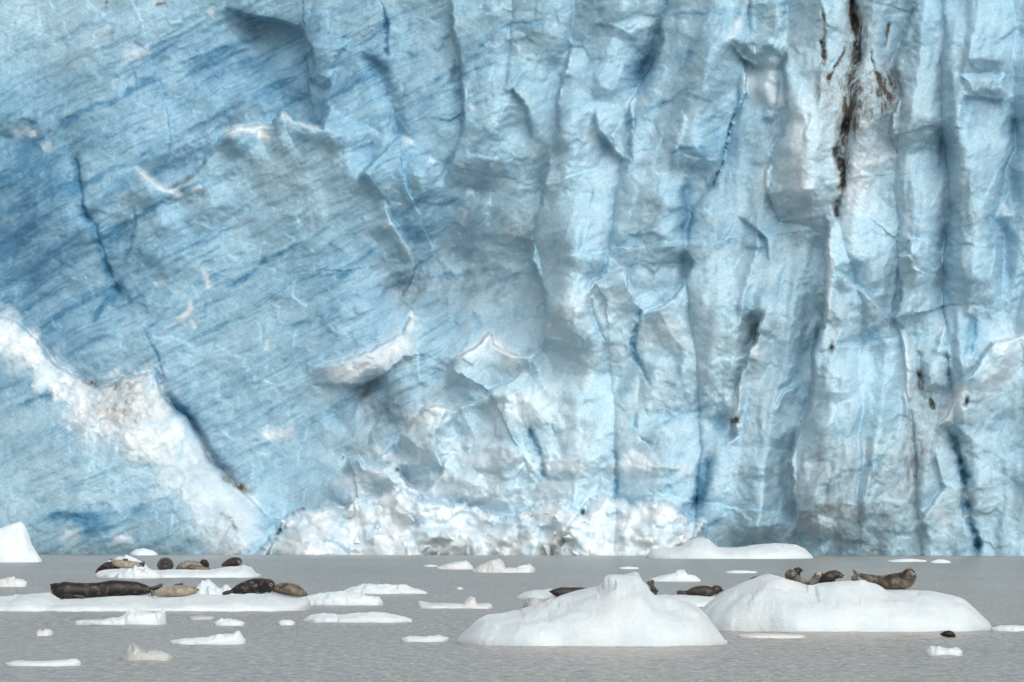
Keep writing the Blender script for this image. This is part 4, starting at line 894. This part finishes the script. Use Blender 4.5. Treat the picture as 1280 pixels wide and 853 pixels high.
ZL = (50, 680, 3.657); ZR = (960, 690, 6.4); ZM = (660, 690, 4.923)
ys5 = Y5 + 0.22
seal('largest seal, long and dark brown, stretched out at the left end of the long floe', 'darkbrown',
     [(520, 208, 9), (498, 211, 17), (465, 208, 27), (430, 205, 33), (380, 204, 35), (330, 203, 37), (280, 209, 34), (220, 213, 34), (160, 214, 37), (118, 213, 40), (94, 211, 37), (77, 205, 30), (65, 197, 23), (56, 190, 14)], ys5, zoom=ZL,
     hinds=[((500, 206), (562, 191), 8, 0.05), ((498, 214), (548, 200), 8, -0.06)], flips=[((150, 236), (205, 246), 8, 0.30)], nose=(50, 187, 5, 0.02))
seal('pale cream seal lying on its side beside the tail of the big dark seal', 'pale',
     [(510, 224, 7), (535, 223, 15), (575, 221, 22), (622, 217, 29), (660, 215, 27), (686, 214, 21), (704, 213, 17), (718, 213, 10)], ys5 - 0.02, zoom=ZL,
     flips=[((612, 192), (655, 183), 6.5, 0.02)], hinds=[((520, 226), (504, 208), 6, 0.06, 'tan'), ((520, 226), (508, 236), 6, 0.0, 'tan')], nose=(724, 211, 4, 0.0), eyes=[(706, 205, 2.6, 0.075)])
seal('black mottled seal with raised round head, left of the tan seal', 'mottled',
     [(872, 218, 8), (893, 213, 17), (928, 203, 28), (972, 196, 36), (1010, 193, 36, 0.04), (1036, 188, 29, 0.12), (1050, 183, 22, 0.20), (1056, 183, 12, 0.26)], ys5, zoom=ZL,
     hinds=[((886, 214), (832, 226), 8, 0.0), ((884, 217), (836, 234), 7, 0.08)], eyes=[(1043, 177, 3.2, 0.365), (1060, 178, 3.0, 0.345)], nose=(1056, 187, 3.4, 0.395), muzzle=(1055, 188, 10, 0.28, 'grey'), flips=[((985, 222), (1010, 233), 7, 0.30)])
seal('tan seal with a dark flipper on its side, right end of the long floe', 'tan',
     [(1058, 208, 10), (1080, 205, 20), (1110, 205, 27), (1142, 208, 30), (1172, 216, 27), (1192, 223, 21), (1206, 228, 14), (1217, 230, 8)], ys5 + 0.03, zoom=ZL,
     flips=[((1135, 184), (1092, 203), 6.5, 0.27)], nose=(1220, 231, 4, 0.03), eyes=[(1204, 221, 2.6, 0.15)], hinds=[((1064, 208), (1040, 218), 7, -0.1)])
y30 = Y30 + 0.25
seal('dark seal at the left end of the far floe, half behind the pale seal', 'darkbrown', [(262, 122, 6), (280, 112, 12), (305, 103, 18), (335, 100, 20), (365, 100, 18)], y30 + 0.55, zoom=ZL, hinds=[((268, 120), (254, 132), 5, 0)])
seal('pale seal with dark face lifted to the left on the far floe', 'pale', [(468, 95, 6), (450, 95, 12), (418, 95, 17), (382, 93, 20), (352, 88, 17), (337, 80, 12), (328, 74, 7)], y30, zoom=ZL,
     hinds=[((455, 92), (480, 88), 7, 0.05), ((452, 96), (478, 102), 6, -0.05)], flips=[((378, 74), (402, 72), 6, 0.05)], nose=(324, 71, 3.5, 0.0), eyes=[(336, 74, 2.2, 0.20)])
seal('round brown seal facing the boat, alone in the middle of the far floe', 'brown', [(573, 98, 14, -0.9), (573, 95, 26, -0.6), (573, 95, 33, -0.2), (573, 98, 31, 0.05), (572, 105, 23, 0.25), (571, 110, 15, 0.36)], y30 + 0.25, zoom=ZL,
     eyes=[(563, 104, 2.6, 0.47), (580, 104, 2.6, 0.47)], nose=(571, 112, 3.4, 0.49))
seal('grey seal lying behind the small tan pup on the far floe', 'grey', [(628, 107, 7), (642, 103, 14), (662, 99, 20), (690, 98, 21), (720, 99, 18), (745, 100, 12)], y30 + 0.35, zoom=ZL, hinds=[((634, 106), (624, 114), 5, 0)])
seal('small tan pup lying with its head to the left on the far floe', 'tan', [(772, 115, 4), (752, 114, 9), (726, 111, 13), (702, 108, 13), (688, 107, 14), (676, 108, 9), (670, 109, 5)], y30 - 0.05, zoom=ZL,
     eyes=[(678, 103, 2.2, 0.13), (688, 102, 2.2, 0.16)], nose=(672, 109, 2.4, 0.08), hinds=[((760, 113), (778, 115), 5, 0, 'tan')])
seal('dark seal with upright head just right of the tan pup on the far floe', 'mottled', [(742, 112, 14, -0.3), (746, 105, 20, -0.15), (749, 95, 22, 0.0), (750, 87, 18, 0.06), (752, 84, 11, 0.14)], y30 + 0.4, zoom=ZL,
     eyes=[(744, 82, 2.2, 0.30), (757, 82, 2.2, 0.30)], nose=(752, 88, 2.6, 0.32))
seal('brown seal with raised tan face at the right end of the far floe', 'brown', [(834, 97, 6), (852, 91, 14), (876, 85, 21), (896, 82, 21, 0.05), (906, 80, 17, 0.12), (910, 80, 10, 0.18)], y30, zoom=ZL,
     eyes=[(902, 75, 2.4, 0.34), (913, 75, 2.4, 0.32)], nose=(910, 83, 2.6, 0.40), muzzle=(909, 83, 8, 0.27, 'pale'), hinds=[((840, 96), (830, 101), 5, 0)])
y2 = Y2 + 0.35
seal('large brown seal with tan face and raised hind flippers on the right-hand floe', 'twotone',
     [(722, 182, 12), (760, 196, 22), (810, 214, 34), (870, 232, 44), (940, 242, 56), (1005, 238, 66), (1062, 234, 69), (1100, 226, 70, 0.02), (1120, 200, 60, 0.05), (1130, 180, 50, 0.09), (1146, 170, 36, 0.13), (1160, 167, 20, 0.15)], y2, zoom=ZR,
     hinds=[((738, 192), (682, 140), 10, 0.04, 'tan'), ((738, 198), (690, 160), 9, -0.05, 'tan')], eyes=[(1128, 156, 7, 0.33), (1154, 152, 6, 0.31)], nose=(1168, 162, 8, 0.31), muzzle=(1156, 172, 22, 0.22, 'pale'), flips=[((1040, 270), (1100, 296), 16, 0.42)])
seal('small round grey head peeping over the ice beside raised hind flippers', 'grey', [(700, 226, 20, -0.35), (696, 216, 25, -0.2), (692, 208, 25, 0.0), (690, 208, 14, 0.1)], y2 + 0.1, zoom=ZR,
     eyes=[(678, 200, 5, 0.19), (704, 200, 5, 0.19)], nose=(689, 212, 5, 0.20))
seal('dark brown seal with head pointing right, in the middle of the huddle', 'brown', [(440, 262, 30, -0.25), (465, 236, 46, -0.12), (492, 205, 50), (520, 188, 42), (550, 184, 34), (578, 188, 24), (598, 191, 13)], y2, zoom=ZR,
     eyes=[(546, 174, 6, 0.30), (516, 172, 4, 0.36)], nose=(606, 188, 6, 0.02), muzzle=(584, 194, 19, 0.06, 'tan'))
seal('pale seal with two dark eyes facing the boat, left of the dark brown head', 'pale', [(330, 268, 14, -0.1), (350, 250, 28), (380, 224, 38), (402, 198, 36, 0.03), (408, 182, 30, 0.10), (407, 180, 18, 0.18)], y2 + 0.12, zoom=ZR,
     eyes=[(378, 181, 8, 0.27), (434, 178, 9, 0.27)], nose=(406, 190, 6, 0.37))
seal('tan seal with head up at the left end of the right-hand huddle', 'tan', [(318, 252, 12, -0.1), (285, 240, 20), (245, 222, 30), (205, 205, 42), (182, 185, 42, 0.03), (184, 170, 32, 0.10), (196, 174, 18, 0.18)], y2, zoom=ZR,
     eyes=[(178, 154, 8, 0.31), (206, 160, 6, 0.31)], nose=(208, 180, 7, 0.37), muzzle=(204, 182, 17, 0.24, 'pale'))
seal('dark seal head looking right behind the leftmost tan seal of the huddle', 'darkbrown', [(235, 235, 28, -0.1), (228, 200, 30), (224, 165, 32), (240, 150, 28), (258, 149, 20), (272, 150, 10)], y2 + 0.5, zoom=ZR,
     eyes=[(240, 138, 5, 0.20)], nose=(279, 146, 5, 0.0))
seal('small dark hump of a seal behind the left slope of the right-hand floe', 'darkbrown', [(938, 728, 4), (944, 726, 5.2), (950, 725.5, 5), (958, 727, 4)], Y2 + 0.75)
seal('dark brown seal on the low floe between the two large floes, head to the right', 'brown', [(965, 252, 9), (990, 250, 17), (1030, 243, 29), (1080, 240, 33), (1118, 245, 32), (1138, 241, 26), (1158, 234, 29), (1178, 233, 23), (1192, 237, 11)], Y4 + 0.25, zoom=ZM,
     hinds=[((985, 250), (915, 244), 10, 0.0), ((975, 254), (920, 250), 9, 0.1)], flips=[((1110, 256), (1085, 270), 9, 0.36)], nose=(1199, 236, 4.5, 0.0), eyes=[(1176, 224, 3, 0.22)])
seal('brown seal behind the peaked floe, only its dark hind flippers and rear in sight', 'brown', [(700, 300, 40, -0.1), (740, 275, 30), (775, 248, 24), (770, 225, 16), (760, 210, 10)], Y4 + 0.2, zoom=ZM,
     hinds=[((762, 222), (742, 180), 10, 0.05), ((764, 222), (770, 173), 10, -0.04)])
seal('brown seal head on the low floe left of the peaked floe', 'brown', [(420, 262, 20), (370, 252, 28), (310, 250, 32), (260, 250, 31), (220, 250, 32), (188, 250, 29), (165, 248, 21), (150, 246, 14), (140, 246, 8)], Y3 - 1.3, zoom=ZM,
     nose=(134, 245, 5, 0.0), eyes=[(162, 240, 4, 0.27)])
yw = water_y(794)
sw = seal('dark head of a seal swimming in front of the right-hand floe', 'darkbrown', [(1192, 796, 3, -0.05), (1188, 793, 4.2), (1183, 792.5, 4.0), (1178.5, 793, 2.6), (1176.5, 793.4, 1.5)], yw, eyes=[(1181, 790.6, 0.8, 0.03)], nose=(1175.8, 793, 0.9, 0.0))
del sw['group']
